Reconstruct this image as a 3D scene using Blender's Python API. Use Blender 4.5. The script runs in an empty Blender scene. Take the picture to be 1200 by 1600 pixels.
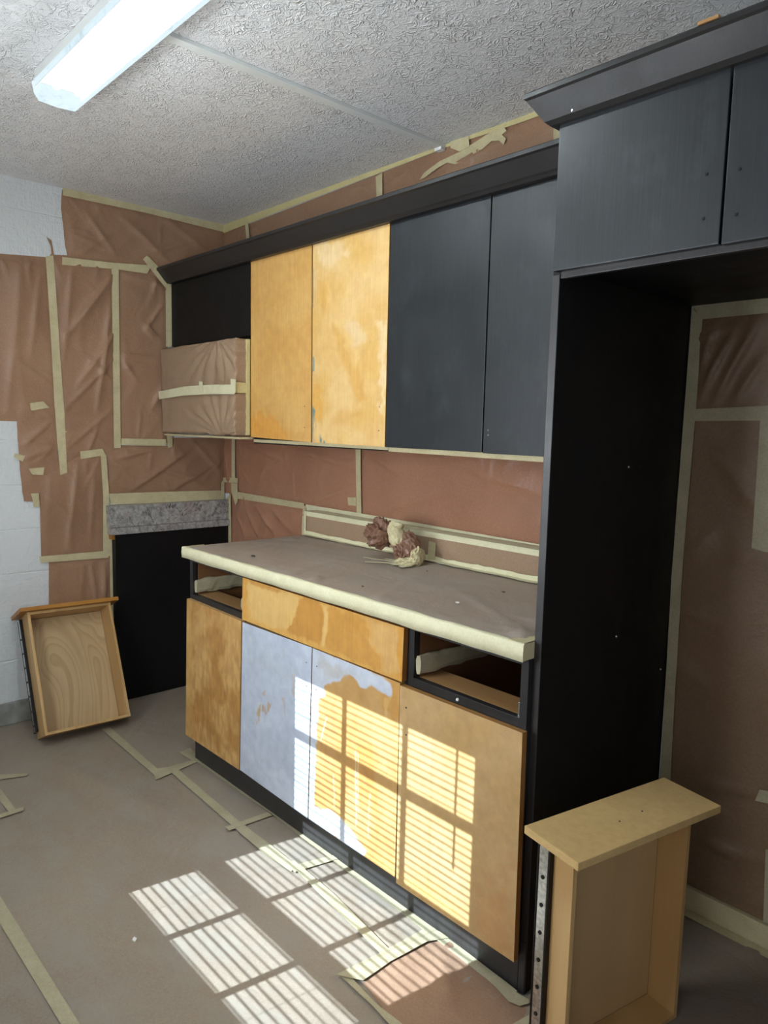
import bpy, bmesh, math, random
import numpy as np
from mathutils import Vector, Matrix, noise

random.seed(7)
SC = bpy.context.scene
COL = SC.collection

# ---------------------------------------------------------------- camera
CAM = (3.5771, -2.0857, 1.4204)
YAW, PITCH, ROLL, FPX = 47.336, -6.6534, 1.3249, 1137.78
_y, _p, _r = (math.radians(a) for a in (YAW, PITCH, ROLL))
_f = Vector((-math.sin(_y)*math.cos(_p), math.cos(_y)*math.cos(_p), math.sin(_p)))
_rt = _f.cross(Vector((0, 0, 1))).normalized()
_up = _rt.cross(_f)
_r2 = _rt*math.cos(_r) + _up*math.sin(_r)
_u2 = -_rt*math.sin(_r) + _up*math.cos(_r)
cd = bpy.data.cameras.new('camera')
cd.sensor_fit = 'VERTICAL'
cd.sensor_height = 24
cd.sensor_width = 18
cd.lens = FPX/1600*24
cd.clip_start = 0.02
cam = bpy.data.objects.new('camera', cd)
COL.objects.link(cam)
M = Matrix((_r2, _u2, -_f)).transposed().to_4x4()
M.translation = Vector(CAM)
cam.matrix_world = M
SC.camera = cam

# ---------------------------------------------------------------- exposure, sky, sun, added lamps
SC.view_settings.view_transform = 'Standard'
SC.view_settings.look = 'None'
SC.view_settings.gamma = 1
SC.view_settings.use_curve_mapping = False
SC.view_settings.exposure = 0.10

w = bpy.data.worlds.new('sky')
SC.world = w
w.use_nodes = True
bg = w.node_tree.nodes['Background']
bg.inputs[0].default_value = (0.62, 0.78, 1.0, 1)
bg.inputs[1].default_value = 2.0

SUN_DIR = Vector((0.155, 1.0, -0.774))
sd = bpy.data.lights.new('sun', 'SUN')
sd.energy = 20.0
sd.angle = math.radians(0.21)
sd.color = (0.68, 0.85, 1.0)
so = bpy.data.objects.new('sun', sd)
so.rotation_euler = SUN_DIR.to_track_quat('-Z', 'Y').to_euler()
so.location = (1.2, -6, 5)
COL.objects.link(so)

# area lamps added as fill: invented doorway and side window, and the blind
def area(name, loc, d, sx, sy, e, c):
    l = bpy.data.lights.new(name, 'AREA')
    l.shape = 'RECTANGLE'
    l.size, l.size_y = sx, sy
    l.energy = e
    l.color = c
    o = bpy.data.objects.new(name, l)
    o.location = loc
    o.rotation_euler = Vector(d).to_track_quat('-Z', 'Z').to_euler()
    COL.objects.link(o)
area('doorway_fill', (3.40, -2.60, 1.15), (-.2, 1, 0), 1.2, 1.8, 8, (0.94, 0.95, 1.0))
area('window_fill', (1.76, -2.36, 1.42), (0, 1, 0.38), 0.85, 1.05, 34, (0.88, 0.94, 1.0))  # lamp added inside the blind, strengthens the window's light
area('side_fill', (4.42, -1.35, 1.5), (-1, 0, 0), 1.1, 1.1, 1.5, (0.88, 0.94, 1.0))

H = 2.4713        # ceiling height
YF = -2.45        # front wall (behind the camera), inner face
XR = 4.30         # right wall, inner face

# ---------------------------------------------------------------- materials
def S(h):
    h = h.lstrip('#')
    return tuple((lambda c: c/12.92 if c <= .04045 else ((c+.055)/1.055)**2.4)(int(h[i:i+2], 16)/255) for i in (0, 2, 4)) + (1,)

class NT:
    def __init__(s, name, rough=.6, spec=.5, metal=0.0):
        s.m = bpy.data.materials.new(name)
        s.m.use_nodes = True
        s.t = s.m.node_tree
        s.b = s.t.nodes['Principled BSDF']
        s.b.inputs['Roughness'].default_value = rough
        s.b.inputs['Specular IOR Level'].default_value = spec
        s.b.inputs['Metallic'].default_value = metal
        s.tc = s.t.nodes.new('ShaderNodeTexCoord').outputs['Object']
    def n(s, typ, **kw):
        nd = s.t.nodes.new(typ)
        for k, v in kw.items():
            if hasattr(nd, k):
                setattr(nd, k, v)
            else:
                nd.inputs[k.replace('_', ' ')].default_value = v
        return nd
    def l(s, a, b):
        s.t.links.new(a, b)
    def map(s, scale=(1, 1, 1), rot=(0, 0, 0), loc=(0, 0, 0)):
        nd = s.n('ShaderNodeMapping')
        nd.inputs['Scale'].default_value = scale
        nd.inputs['Rotation'].default_value = rot
        nd.inputs['Location'].default_value = loc
        s.l(s.tc, nd.inputs[0])
        return nd.outputs[0]
    def noise(s, scale, detail=3, rough=.55, vec=None, dist=0.0):
        nd = s.n('ShaderNodeTexNoise')
        nd.inputs['Scale'].default_value = scale
        nd.inputs['Detail'].default_value = detail
        nd.inputs['Roughness'].default_value = rough
        nd.inputs['Distortion'].default_value = dist
        s.l(vec if vec is not None else s.tc, nd.inputs['Vector'])
        return nd.outputs['Fac']
    def ramp(s, fac, stops):
        nd = s.n('ShaderNodeValToRGB')
        e = nd.color_ramp.elements
        while len(e) < len(stops):
            e.new(.5)
        for i, (p, c) in enumerate(stops):
            e[i].position = p
            e[i].color = c
        s.l(fac, nd.inputs[0])
        return nd.outputs[0]
    def mix(s, fac, a, b, mode='MIX'):
        nd = s.n('ShaderNodeMix', data_type='RGBA', blend_type=mode)
        for sock, v in ((nd.inputs[0], fac), (nd.inputs[6], a), (nd.inputs[7], b)):
            if isinstance(v, (float, int, tuple)):
                sock.default_value = v
            else:
                s.l(v, sock)
        return nd.outputs[2]
    def math(s, op, a, b=0.0, clamp=False):
        nd = s.n('ShaderNodeMath', operation=op, use_clamp=clamp)
        for sock, v in ((nd.inputs[0], a), (nd.inputs[1], b)):
            if isinstance(v, (float, int)):
                sock.default_value = v
            else:
                s.l(v, sock)
        return nd.outputs[0]
    def color(s, v):
        if isinstance(v, tuple):
            s.b.inputs['Base Color'].default_value = v
        else:
            s.l(v, s.b.inputs['Base Color'])
    def bump(s, h, strength=.3, dist=.01):
        nd = s.n('ShaderNodeBump')
        nd.inputs['Strength'].default_value = strength
        nd.inputs['Distance'].default_value = dist
        s.l(h, nd.inputs['Height'])
        s.l(nd.outputs[0], s.b.inputs['Normal'])
    def rough(s, v):
        s.l(v, s.b.inputs['Roughness'])

def mat_paper(name, c1, c2, rough=.5, dust=None, spec=.35):
    n = NT(name, rough, spec)
    a = n.noise(2.5, 4, .6)
    c = n.ramp(a, [(.3, c1), (.7, c2)])
    f = n.noise(180, 2, .6)
    c = n.mix(.10, c, n.ramp(f, [(.3, (0, 0, 0, 1)), (.7, (1, 1, 1, 1))]), 'OVERLAY')
    if dust:
        d = n.noise(5, 5, .65, n.map((1, 1.7, 1)))
        c = n.mix(n.ramp(d, [(.42, (0, 0, 0, 1)), (.68, (.75, .75, .75, 1))]), c, dust)
    n.color(c)
    h = n.noise(7, 4, .6, dist=.6)
    n.bump(n.math('ADD', h, n.math('MULTIPLY', f, .05)), .25, .02)
    return n.m

def mat_black(name, scuff=.25, base=(S('#17191b')), alt=S('#212528'), rough=.42, spec=.5):
    n = NT(name, rough, spec)
    g = n.noise(1, 4, .6, n.map((260, 260, 5)))
    c = n.ramp(g, [(.3, base), (.75, alt)])
    sc = n.noise(9, 5, .7, n.map((1, 1, .6)))
    c = n.mix(n.ramp(sc, [(.55, (0, 0, 0, 1)), (.8, (scuff, scuff, scuff, 1))]), c, S('#4a5052'))
    n.color(c)
    r = n.noise(5, 4, .6)
    n.rough(n.ramp(r, [(.3, (rough-.06,)*3+(1,)), (.75, (rough+.14,)*3+(1,))]))
    n.bump(g, .12, .002)
    return n.m

def mat_wood(name, c1, c2, c3, along=2, rough=.45, rings=9.0, stretch=.12, fine=.25):
    """plain sliced plywood: cathedral figure from distorted bands running along one axis"""
    n = NT(name, rough, .4)
    sc = [1.0, 1.0, 1.0]
    sc[along] = stretch
    v = n.map(tuple(sc))
    w1 = n.noise(3.2, 2, .5, v, dist=.8)
    band = n.math('FRACT', n.math('MULTIPLY', w1, rings))
    c = n.ramp(band, [(0, c1), (.55, c2), (.93, c3), (1, c1)])
    sc2 = [160.0]*3
    sc2[along] = 6.0
    g = n.noise(1, 3, .6, n.map(tuple(sc2)))
    c = n.mix(fine, c, n.ramp(g, [(.3, c3), (.7, c1)]))
    big = n.noise(4, 3, .5)
    c = n.mix(.25, c, n.ramp(big, [(.35, c3), (.65, c1)]))
    n.color(c)
    n.bump(g, .1, .002)
    return n.m

def mat_vcol(name, rough=.4, spec=.5, grain=(150, 150, 6), amt=.10, bumps=.08):
    n = NT(name, rough, spec)
    a = n.n('ShaderNodeVertexColor', layer_name='Col')
    g = n.noise(1, 3, .6, n.map(grain))
    c = n.mix(amt, a.outputs[0], n.ramp(g, [(.3, (.1, .1, .1, 1)), (.7, (.9, .9, .9, 1))]), 'OVERLAY')
    b = n.noise(22, 4, .7)
    c = n.mix(.12, c, n.ramp(b, [(.35, (.2, .2, .2, 1)), (.65, (.8, .8, .8, 1))]), 'OVERLAY')
    n.color(c)
    r = n.noise(6, 3, .6)
    n.rough(n.ramp(r, [(.3, (rough-.05,)*3+(1,)), (.7, (rough+.12,)*3+(1,))]))
    n.bump(g, bumps, .002)
    return n.m

def mat_plain(name, c, rough=.5, spec=.5, metal=0.0, ns=0, na=.1, bump=0, bd=.003, bs=40):
    n = NT(name, rough, spec, metal)
    if ns:
        a = n.noise(ns, 4, .6)
        n.color(n.mix(na, c, n.ramp(a, [(.35, (.1, .1, .1, 1)), (.65, (.9, .9, .9, 1))]), 'OVERLAY'))
    else:
        n.color(c)
    if bump:
        n.bump(n.noise(bs, 4, .6), bump, bd)
    return n.m

MT = {}
MT['kraft'] = mat_paper('brown_kraft_paper', S('#906e55'), S('#a07d62'), .40)
MT['kraft_dark'] = mat_paper('dark_kraft_paper', S('#9a6d54'), S('#a87a60'), .40)
MT['kraft_dusty'] = mat_paper('dusty_kraft_paper', S('#92785f'), S('#9b8169'), .42)
MT['kraft_floor'] = mat_paper('floor_kraft_paper', S('#8a7c6d'), S('#948675'), .5, S('#91897d'))
MT['kraft_bay'] = mat_paper('bay_shaded_kraft_paper', S('#796049'), S('#866d56'), .42)  # darker copy, the bay's shade is put into the paper colour
MT['kraft_crumple'] = mat_paper('crumpled_kraft_paper', S('#6c4d3c'), S('#85634e'), .36)
MT['kraft_red'] = mat_paper('red_kraft_paper', S('#8e6f59'), S('#977a64'), .5)
MT['kraft_counter'] = mat_paper('counter_kraft_paper', S('#9b8a7a'), S('#a39282'), .48, S('#a1978c'))

def mat_tape(name, c1, c2, rough=.55):
    n = NT(name, rough, .4)
    a = n.noise(14, 4, .6)
    c = n.ramp(a, [(.3, c1), (.7, c2)])
    cr = n.noise(220, 2, .5)
    n.color(n.mix(.08, c, n.ramp(cr, [(.3, (0, 0, 0, 1)), (.7, (1, 1, 1, 1))]), 'OVERLAY'))
    n.bump(n.math('ADD', n.noise(30, 4, .6, dist=.5), n.math('MULTIPLY', cr, .15)), .35, .006)
    return n.m
MT['tape'] = mat_tape('masking_tape_cream', S('#b8ab84'), S('#c9bd96'))
MT['tape_floor'] = mat_tape('masking_tape_worn_shaded', S('#a0977a'), S('#aca386'))  # floor tape; in the fridge bay its darker colour carries the shade
MT['tape_pale'] = mat_tape('masking_tape_pale', S('#cac4a0'), S('#d6d0ae'))
MT['tape_green'] = mat_tape('masking_tape_doubled', S('#bfb283'), S('#cabd86'))

MT['black'] = mat_black('black_paint_brushed')
MT['black_deep'] = mat_black('black_paint_deep', .05, S('#100f0e'), S('#151414'), .5, .22)
MT['black_trim'] = mat_black('black_paint_trim', .08, S('#1d1b1a'), S('#262423'), .40)
MT['black_edge'] = mat_black('black_paint_edge', .1, S('#282524'), S('#322f2e'), .40)
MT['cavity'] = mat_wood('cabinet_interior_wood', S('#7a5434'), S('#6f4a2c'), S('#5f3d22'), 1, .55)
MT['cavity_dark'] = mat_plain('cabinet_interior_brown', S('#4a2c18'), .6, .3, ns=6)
MT['rail_wood'] = mat_wood('bare_rail_wood', S('#b58d5e'), S('#ab8150'), S('#9a6f42'), 0, .5, 5)
MT['ply'] = mat_wood('birch_plywood', S('#c3a67c'), S('#bb9d72'), S('#a28358'), 2, .42, 13, .30, .18)
MT['ply_box'] = mat_wood('drawer_side_birch', S('#c7a472'), S('#bf9a66'), S('#b08a57'), 2, .4, 4, .12, .2)
MT['ply_inner'] = mat_wood('drawer_base_birch', S('#ad8f63'), S('#a7895c'), S('#9a7b50'), 2, .45, 3, .12, .2)
MT['edge_wood'] = mat_wood('stained_edge_wood', S('#b9853f'), S('#ab7430'), S('#8f5c22'), 1, .4, 6)
MT['mdf'] = mat_plain('raw_fibreboard', S('#c3a26c'), .55, .3, ns=60, na=.08)
MT['mdf_edge'] = mat_plain('sanded_board_edge', S('#c8974a'), .5, .35, ns=40, na=.25)
MT['metal'] = mat_plain('zinc_metal', S('#d0d3d3'), .24, .5, 1.0, ns=120, na=.6)
MT['metal_dark'] = mat_plain('blackened_metal', S('#2c2a28'), .4, .5, .8)
MT['vdoor'] = mat_vcol('sanded_door_face', .42)
MT['vprime'] = mat_vcol('primed_door_face', .45, grain=(40, 40, 30), amt=.06)
MT['white_trim'] = mat_plain('white_painted_trim', S('#d8dad6'), .5, .4)
MT['chip'] = mat_plain('pale_paint_chip', S('#e4e2dc'), .6)
MT['chip_dark'] = mat_plain('dark_paint_chip', S('#37322d'), .6)
MT['vinyl'] = mat_plain('blind_vinyl', S('#e9e9e6'), .5, .4)
MT['base_grey'] = mat_plain('grey_vinyl_base', S('#8f8f88'), .5, .4, ns=12, na=.3)

# white wall: thick paint over a faint block / weave pattern
n = NT('white_textured_plaster', .6, .35)
a = n.noise(1.6, 3, .5)
n.color(n.ramp(a, [(.3, S('#cfd2d1')), (.7, S('#dadcdb'))]))
st = n.noise(1, 5, .65, n.map((90, 90, 22)), dist=.4)
st2 = n.noise(1, 4, .65, n.map((20, 20, 80)), dist=.3)
blk = n.noise(26, 3, .55, dist=.8)
sx = n.n('ShaderNodeSeparateXYZ'); n.l(n.tc, sx.inputs[0])
gr = n.math('ABSOLUTE', n.math('SUBTRACT', n.math('FRACT', n.math('MULTIPLY', n.math('ADD', sx.outputs[2], n.math('MULTIPLY', st2, .01)), 4.9)), .5))
gr = n.ramp(gr, [(0, (0, 0, 0, 1)), (.02, (1, 1, 1, 1))])
hgt = n.math('ADD', n.math('ADD', n.math('MULTIPLY', st, .6), n.math('MULTIPLY', st2, .7)), n.math('MULTIPLY', blk, .8))
n.bump(n.math('ADD', hgt, n.math('MULTIPLY', gr, .35)), .8, .006)
MT['wall'] = n.m

# stomped / knock-down ceiling plaster
n = NT('knockdown_ceiling_plaster', .38, .6)
n.color(n.ramp(n.noise(1.2, 3, .5), [(.3, S('#e0dfde')), (.7, S('#e8e7e6'))]))
v1 = n.noise(29, 2, .55, dist=1.4)
rdg = n.math('SUBTRACT', 1.0, n.math('MULTIPLY', n.math('ABSOLUTE', n.math('SUBTRACT', v1, .5)), 13.0), True)
msk = n.ramp(n.noise(20, 3, .6), [(.38, (.15, .15, .15, 1)), (.60, (1, 1, 1, 1))])
v3 = n.noise(80, 2, .6, dist=1.0)
rdg2 = n.math('SUBTRACT', 1.0, n.math('MULTIPLY', n.math('ABSOLUTE', n.math('SUBTRACT', v3, .5)), 9.0), True)
n.bump(n.math('ADD', n.math('MULTIPLY', rdg, msk), n.math('MULTIPLY', rdg2, .16)), .7, .008)
MT['ceiling'] = n.m

# veined grey granite
n = NT('grey_granite', .32, .5)
sp = n.noise(45, 6, .78)
c = n.ramp(sp, [(.30, S('#5c5855')), (.48, S('#94908b')), (.66, S('#bab6b0'))])
rd = n.noise(7, 4, .6)
c = n.mix(n.ramp(rd, [(.52, (0, 0, 0, 1)), (.7, (.45, .45, .45, 1))]), c, S('#9a8078'))
ve = n.math('ABSOLUTE', n.math('SUBTRACT', n.noise(2.2, 6, .65, dist=1.5), .5))
c = n.mix(n.ramp(ve, [(0, (1, 1, 1, 1)), (.006, (0, 0, 0, 1))]), c, S('#2f2b29'))
n.color(c)
MT['granite'] = n.m

# fluorescent lamp: bright tubes behind a glowing, slightly see-through lens (it is the lamp, so it gives the light)
n = NT('lit_prismatic_lens', .3, .5)
d = n.noise(9, 5, .7, n.map((1, 2.5, 1)))
em = n.n('ShaderNodeEmission')
n.l(n.ramp(d, [(.28, (.50, .62, .66, 1)), (.42, (.74, .90, .98, 1)), (.7, (.84, .96, 1.0, 1))]), em.inputs[0])
em.inputs[1].default_value = 1.0
trn = n.n('ShaderNodeBsdfTransparent')
mx = n.n('ShaderNodeMixShader')
mx.inputs[0].default_value = .80
n.l(trn.outputs[0], mx.inputs[1]); n.l(em.outputs[0], mx.inputs[2])
n.l(mx.outputs[0], n.t.nodes['Material Output'].inputs[0])
MT['lens'] = n.m
n = NT('fluorescent_tube', .3, .5)
n.b.inputs['Emission Color'].default_value = (.84, .95, 1.0, 1)
TUBE_E = 190.0
n.b.inputs['Emission Strength'].default_value = TUBE_E
MT['tube'] = n.m

n = NT('window_glass', .02, .5)
gl = n.n('ShaderNodeBsdfGlossy')
gl.inputs['Roughness'].default_value = .02
tr = n.n('ShaderNodeBsdfTransparent')
fr = n.n('ShaderNodeFresnel')
mx = n.n('ShaderNodeMixShader')
n.l(fr.outputs[0], mx.inputs[0]); n.l(tr.outputs[0], mx.inputs[1]); n.l(gl.outputs[0], mx.inputs[2])
n.l(mx.outputs[0], n.t.nodes['Material Output'].inputs[0])
MT['glass'] = n.m

# ---------------------------------------------------------------- mesh helpers
def link(name, me, mat, parent=None, smooth=False):
    o = bpy.data.objects.new(name, me)
    if mat is not None and not me.materials:
        me.materials.append(MT[mat] if isinstance(mat, str) else mat)
    COL.objects.link(o)
    if parent:
        o.parent = parent
    if smooth:
        for p in me.polygons:
            p.use_smooth = True
    return o

def from_bm(name, bm, mat, parent=None, smooth=False):
    me = bpy.data.meshes.new(name)
    bm.normal_update()
    bm.to_mesh(me)
    bm.free()
    return link(name, me, mat, parent, smooth)

def add_box(bm, a, b, bev=0.0):
    a = Vector(a); b = Vector(b)
    r = bmesh.ops.create_cube(bm, size=1)
    vs = r['verts']
    c = (a+b)/2; d = b-a
    for v in vs:
        v.co = Vector((c.x+v.co.x*d.x, c.y+v.co.y*d.y, c.z+v.co.z*d.z))
    if bev > 0:
        es = list({e for v in vs for e in v.link_edges})
        bmesh.ops.bevel(bm, geom=es, offset=bev, segments=2, affect='EDGES', profile=.7)
    return vs

def box(name, a, b, mat, parent=None, bev=0.0015):
    bm = bmesh.new()
    add_box(bm, a, b, bev)
    return from_bm(name, bm, mat, parent)

def boxes(name, lst, mat, parent=None, bev=0.0015):
    bm = bmesh.new()
    for a, b in lst:
        add_box(bm, a, b, bev)
    return from_bm(name, bm, mat, parent)

def tag(o, label=None, cat=None, group=None, kind=None):
    if label: o['label'] = label
    if cat: o['category'] = cat
    if group: o['group'] = group
    if kind: o['kind'] = kind
    return o

def empty(name, loc, label, cat, group=None):
    o = bpy.data.objects.new(name, None)
    o.location = loc
    o.empty_display_size = .05
    COL.objects.link(o)
    tag(o, label, cat, group)
    return o

def rehome(root):
    """children were modelled in room coordinates: hang them under the root without moving them"""
    bpy.context.view_layer.update()
    inv = Matrix.Translation(root.location).inverted()
    for ch in root.children:
        ch.matrix_parent_inverse = inv

def tube(name, pts, rad, mat, parent=None, seg=10, radii=None):
    bm = bmesh.new()
    rings = []
    for i, p in enumerate(pts):
        p = Vector(p)
        a = Vector(pts[max(i-1, 0)]); b = Vector(pts[min(i+1, len(pts)-1)])
        t = (b-a).normalized()
        u = t.orthogonal().normalized(); v = t.cross(u)
        r = radii[i] if radii else rad
        rings.append([bm.verts.new(p+u*math.cos(k*2*math.pi/seg)*r+v*math.sin(k*2*math.pi/seg)*r) for k in range(seg)])
    for q in range(len(rings)-1):
        for k in range(seg):
            bm.faces.new((rings[q][k], rings[q][(k+1) % seg], rings[q+1][(k+1) % seg], rings[q+1][k]))
    bm.faces.new(rings[0][::-1]); bm.faces.new(rings[-1])
    bmesh.ops.recalc_face_normals(bm, faces=bm.faces)
    return from_bm(name, bm, mat, parent, True)

# planes on which paper and tape lie: (u, v) -> world, outward normal
PLANES = {
    'B': (lambda u, v, h: Vector((u, -h, v))),            # back wall
    'L': (lambda u, v, h: Vector((h, u, v))),             # left wall
    'F': (lambda u, v, h: Vector((u, v, h))),             # floor
    'C': (lambda u, v, h: Vector((u, v, .915+h))),        # counter
    'S': (lambda u, v, h: Vector((u, -.08-h, v))),        # backsplash
    'H': (lambda u, v, h: Vector((u, v, H-h))),
    'M': (lambda u, v, h: Vector((u, -.385-h, v))),
}

def seg_dist(P, poly):
    d = np.full(len(P), 1e9)
    k = len(poly)
    for i in range(k):
        a = np.array(poly[i]); b = np.array(poly[(i+1) % k])
        ab = b-a
        t = np.clip(((P-a) @ ab)/max(ab @ ab, 1e-12), 0, 1)
        d = np.minimum(d, np.linalg.norm(P-(a+t[:, None]*ab), axis=1))
    return d

def inside(P, poly):
    r = np.zeros(len(P), bool)
    x, y = P[:, 0], P[:, 1]
    k = len(poly)
    for i in range(k):
        x1, y1 = poly[i]; x2, y2 = poly[(i+1) % k]
        c = ((y1 > y) != (y2 > y)) & (x < (x2-x1)*(y-y1)/((y2-y1) if abs(y2-y1) > 1e-12 else 1e-12)+x1)
        r ^= c
    return r

def ragged(poly, step, amp, seed):
    out = []
    k = len(poly)
    for i in range(k):
        a = Vector(poly[i]).to_2d() if len(poly[i]) == 2 else poly[i]
        b = Vector(poly[(i+1) % k])
        L = (b-a).length
        m = max(1, int(L/step))
        nrm = Vector((-(b-a).y, (b-a).x))
        if nrm.length > 0: nrm.normalize()
        for j in range(m):
            t = j/m
            p = a.lerp(b, t)
            if j: p = p+nrm*amp*noise.noise(Vector((p.x*23+seed, p.y*23, seed*1.7)))
            out.append((p.x, p.y))
    return out

def sheet(name, plane, poly, mat, off=.0012, grid=.009, amp=.004, creases=(), nz=None, seed=0, fade=.042, rag=.0,
          parent=None, label=None, cat=None, group=None, crumple=1.0, micro=70):
    """one sheet of paper lying on a plane, with folds as real relief"""
    if rag:
        poly = ragged(poly, .02, rag, seed)
    bm = bmesh.new()
    vs = [bm.verts.new((u, v, 0)) for u, v in poly]
    bm.faces.new(vs)
    us = [p[0] for p in poly]; vv = [p[1] for p in poly]
    for ax, lo, hi in ((0, min(us), max(us)), (1, min(vv), max(vv))):
        x = lo+grid
        while x < hi-1e-4:
            co = [0, 0, 0]; no = [0, 0, 0]
            co[ax] = x; no[ax] = 1
            bmesh.ops.bisect_plane(bm, geom=bm.faces[:]+bm.edges[:]+bm.verts[:], plane_co=co, plane_no=no, dist=1e-6)
            x += grid
    bmesh.ops.triangulate(bm, faces=[f for f in bm.faces if len(f.verts) > 4])
    P = np.array([(v.co.x, v.co.y) for v in bm.verts])
    d = seg_dist(P, poly)
    fd = np.clip(d/fade, 0, 1)
    fd = fd*fd*(3-2*fd)
    h = np.zeros(len(P))
    rr_ = random.Random(seed*13+1)
    ext = (max(us)-min(us))*(max(vv)-min(vv))
    extra = []
    for _ in range(int(min(60, micro*ext))):
        # short folds starting near the taped border and running inwards
        k_ = rr_.randrange(len(poly))
        a_ = Vector(poly[k_]).lerp(Vector(poly[(k_+1) % len(poly)]), rr_.random())
        c_ = Vector(((min(us)+max(us))/2, (min(vv)+max(vv))/2))
        dr = (c_-a_)
        if dr.length < 1e-3: continue
        dr.normalize()
        dr.rotate(Matrix.Rotation(rr_.uniform(-1.0, 1.0), 2))
        ln = rr_.uniform(.05, .20)
        b_ = a_+dr*ln
        extra.append(((a_.x, a_.y), (b_.x, b_.y), rr_.uniform(.005, .014), rr_.uniform(.002, .006)))
    for c in list(creases)+extra:
        (ax, ay), (bx, by), wd, am = c
        a = np.array((ax, ay)); b = np.array((bx, by))
        ab = b-a
        t = ((P-a) @ ab)/(ab @ ab)
        tc = np.clip(t, 0, 1)
        q = P-(a+tc[:, None]*ab)
        nn = np.array((-ab[1], ab[0]))/np.linalg.norm(ab)
        sdist = q @ nn
        dist = np.linalg.norm(q, axis=1)
        prof = np.exp(-np.abs(sdist/wd)**1.0)*np.exp(-np.maximum(dist-np.abs(sdist), 0)/wd)
        asym = np.where(sdist > 0, 1.0, np.exp(-np.abs(sdist/wd)*1.6))
        h += 1.35*am*prof*asym*(.35+.65*np.sin(np.clip(t, 0, 1)*math.pi))
    nzs = nz or (6.0, 3.0, 0.0)
    su, sv, ang = nzs
    ca, sa = math.cos(ang), math.sin(ang)
    for i in range(len(P)):
        u, v = P[i]
        uu = (u*ca+v*sa)*su; w2 = (-u*sa+v*ca)*sv
        a = noise.noise(Vector((uu, w2, seed*3.1)))
        b = noise.noise(Vector((uu*2.3+5, w2*2.3, seed*1.3+4)))
        r = (1-abs(a)*2.2)
        h[i] += amp*crumple*(max(r, 0)**2*.55+.35*(b+.5))
    h = off+np.maximum(h, -.0005)*fd
    fn = PLANES[plane]
    for v, hh in zip(bm.verts, h):
        v.co = fn(v.co.x, v.co.y, float(hh))
    bmesh.ops.recalc_face_normals(bm, faces=bm.faces)
    o = from_bm(name, bm, mat, parent, True)
    if label: tag(o, label, cat or 'paper', group)
    return o

def strip(plane, pts, parent, mat='tape', off=.0045, thick=.0006, name='masking_tape', rag=0.0, seed=0, lift=.0012):
    """one strip of masking tape given by its outline on a plane; a real, thin, slightly wavy solid"""
    if rag:
        pts = ragged(pts, .012, rag, seed)
    bm = bmesh.new()
    vs = [bm.verts.new((u, v, 0)) for u, v in pts]
    bm.faces.new(vs)
    us = [p[0] for p in pts]; vv = [p[1] for p in pts]
    g = max(.02, max(max(us)-min(us), max(vv)-min(vv))/60)
    for ax, lo, hi in ((0, min(us), max(us)), (1, min(vv), max(vv))):
        x = lo+g
        while x < hi-1e-4:
            co = [0, 0, 0]; no = [0, 0, 0]
            co[ax] = x; no[ax] = 1
            bmesh.ops.bisect_plane(bm, geom=bm.faces[:]+bm.edges[:]+bm.verts[:], plane_co=co, plane_no=no, dist=1e-6)
            x += g
    bmesh.ops.triangulate(bm, faces=[f for f in bm.faces if len(f.verts) > 4])
    r = bmesh.ops.extrude_face_region(bm, geom=bm.faces[:])
    top = {e for e in r['geom'] if isinstance(e, bmesh.types.BMVert)}
    fn = PLANES[plane]
    for v in bm.verts:
        wv = lift*(.5+noise.noise(Vector((v.co.x*14+seed, v.co.y*14, 3.3+seed))))
        v.co = fn(v.co.x, v.co.y, off+wv+(thick if v in top else 0))
    bmesh.ops.recalc_face_normals(bm, faces=bm.faces)
    return from_bm(name, bm, mat, parent, False)

# ================================================================ the room shell
def structure(o):
    o['kind'] = 'structure'
    return o
structure(box('floor', (-.1, -2.57, -.12), (4.4, .1, -.002), 'base_grey', None, 0))
structure(box('ceiling', (-.1, -2.57, H), (4.4, .1, H+.12), 'ceiling', None, 0))
structure(box('wall_left', (-.12, -2.57, -.002), (0, .1, H), 'wall', None, 0))
structure(box('wall_back', (0, 0, -.002), (4.3, .1, H), 'wall', None, 0))
# front wall (behind the photographer) with the blind-covered window and a doorway added for fill light
WX0, WX1, WZ0, WZ1 = 1.33, 2.19, .86, 2.06
DX0, DX1, DZ1 = 2.75, 4.05, 2.12
structure(boxes('wall_front', [((0, -2.57, -.002), (WX0, YF, H)), ((WX0, -2.57, -.002), (WX1, YF, WZ0)), ((WX0, -2.57, WZ1), (WX1, YF, H)),
    ((WX1, -2.57, -.002), (DX0, YF, H)), ((DX0, -2.57, DZ1), (DX1, YF, H)), ((DX1, -2.57, -.002), (4.3, YF, H))], 'wall', None, 0))
# right wall with an unseen second window added for fill light
structure(boxes('wall_right', [((XR, -2.57, -.002), (XR+.1, -1.95, H)), ((XR, -.75, -.002), (XR+.1, .1, H)),
    ((XR, -1.95, -.002), (XR+.1, -.75, .9)), ((XR, -1.95, 2.1), (XR+.1, -.75, H))], 'wall', None, 0))
w2 = structure(boxes('window_added', [((XR+.02, -1.95, .9), (XR+.06, -.75, .95)), ((XR+.02, -1.95, 2.05), (XR+.06, -.75, 2.1)),
    ((XR+.02, -1.95, .95), (XR+.06, -1.90, 2.05)), ((XR+.02, -.80, .95), (XR+.06, -.75, 2.05)), ((XR+.02, -1.37, .95), (XR+.06, -1.33, 2.05))], 'white_trim'))
box('pane', (XR+.038, -1.90, .95), (XR+.042, -.80, 2.05), 'glass', w2, 0)
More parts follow.
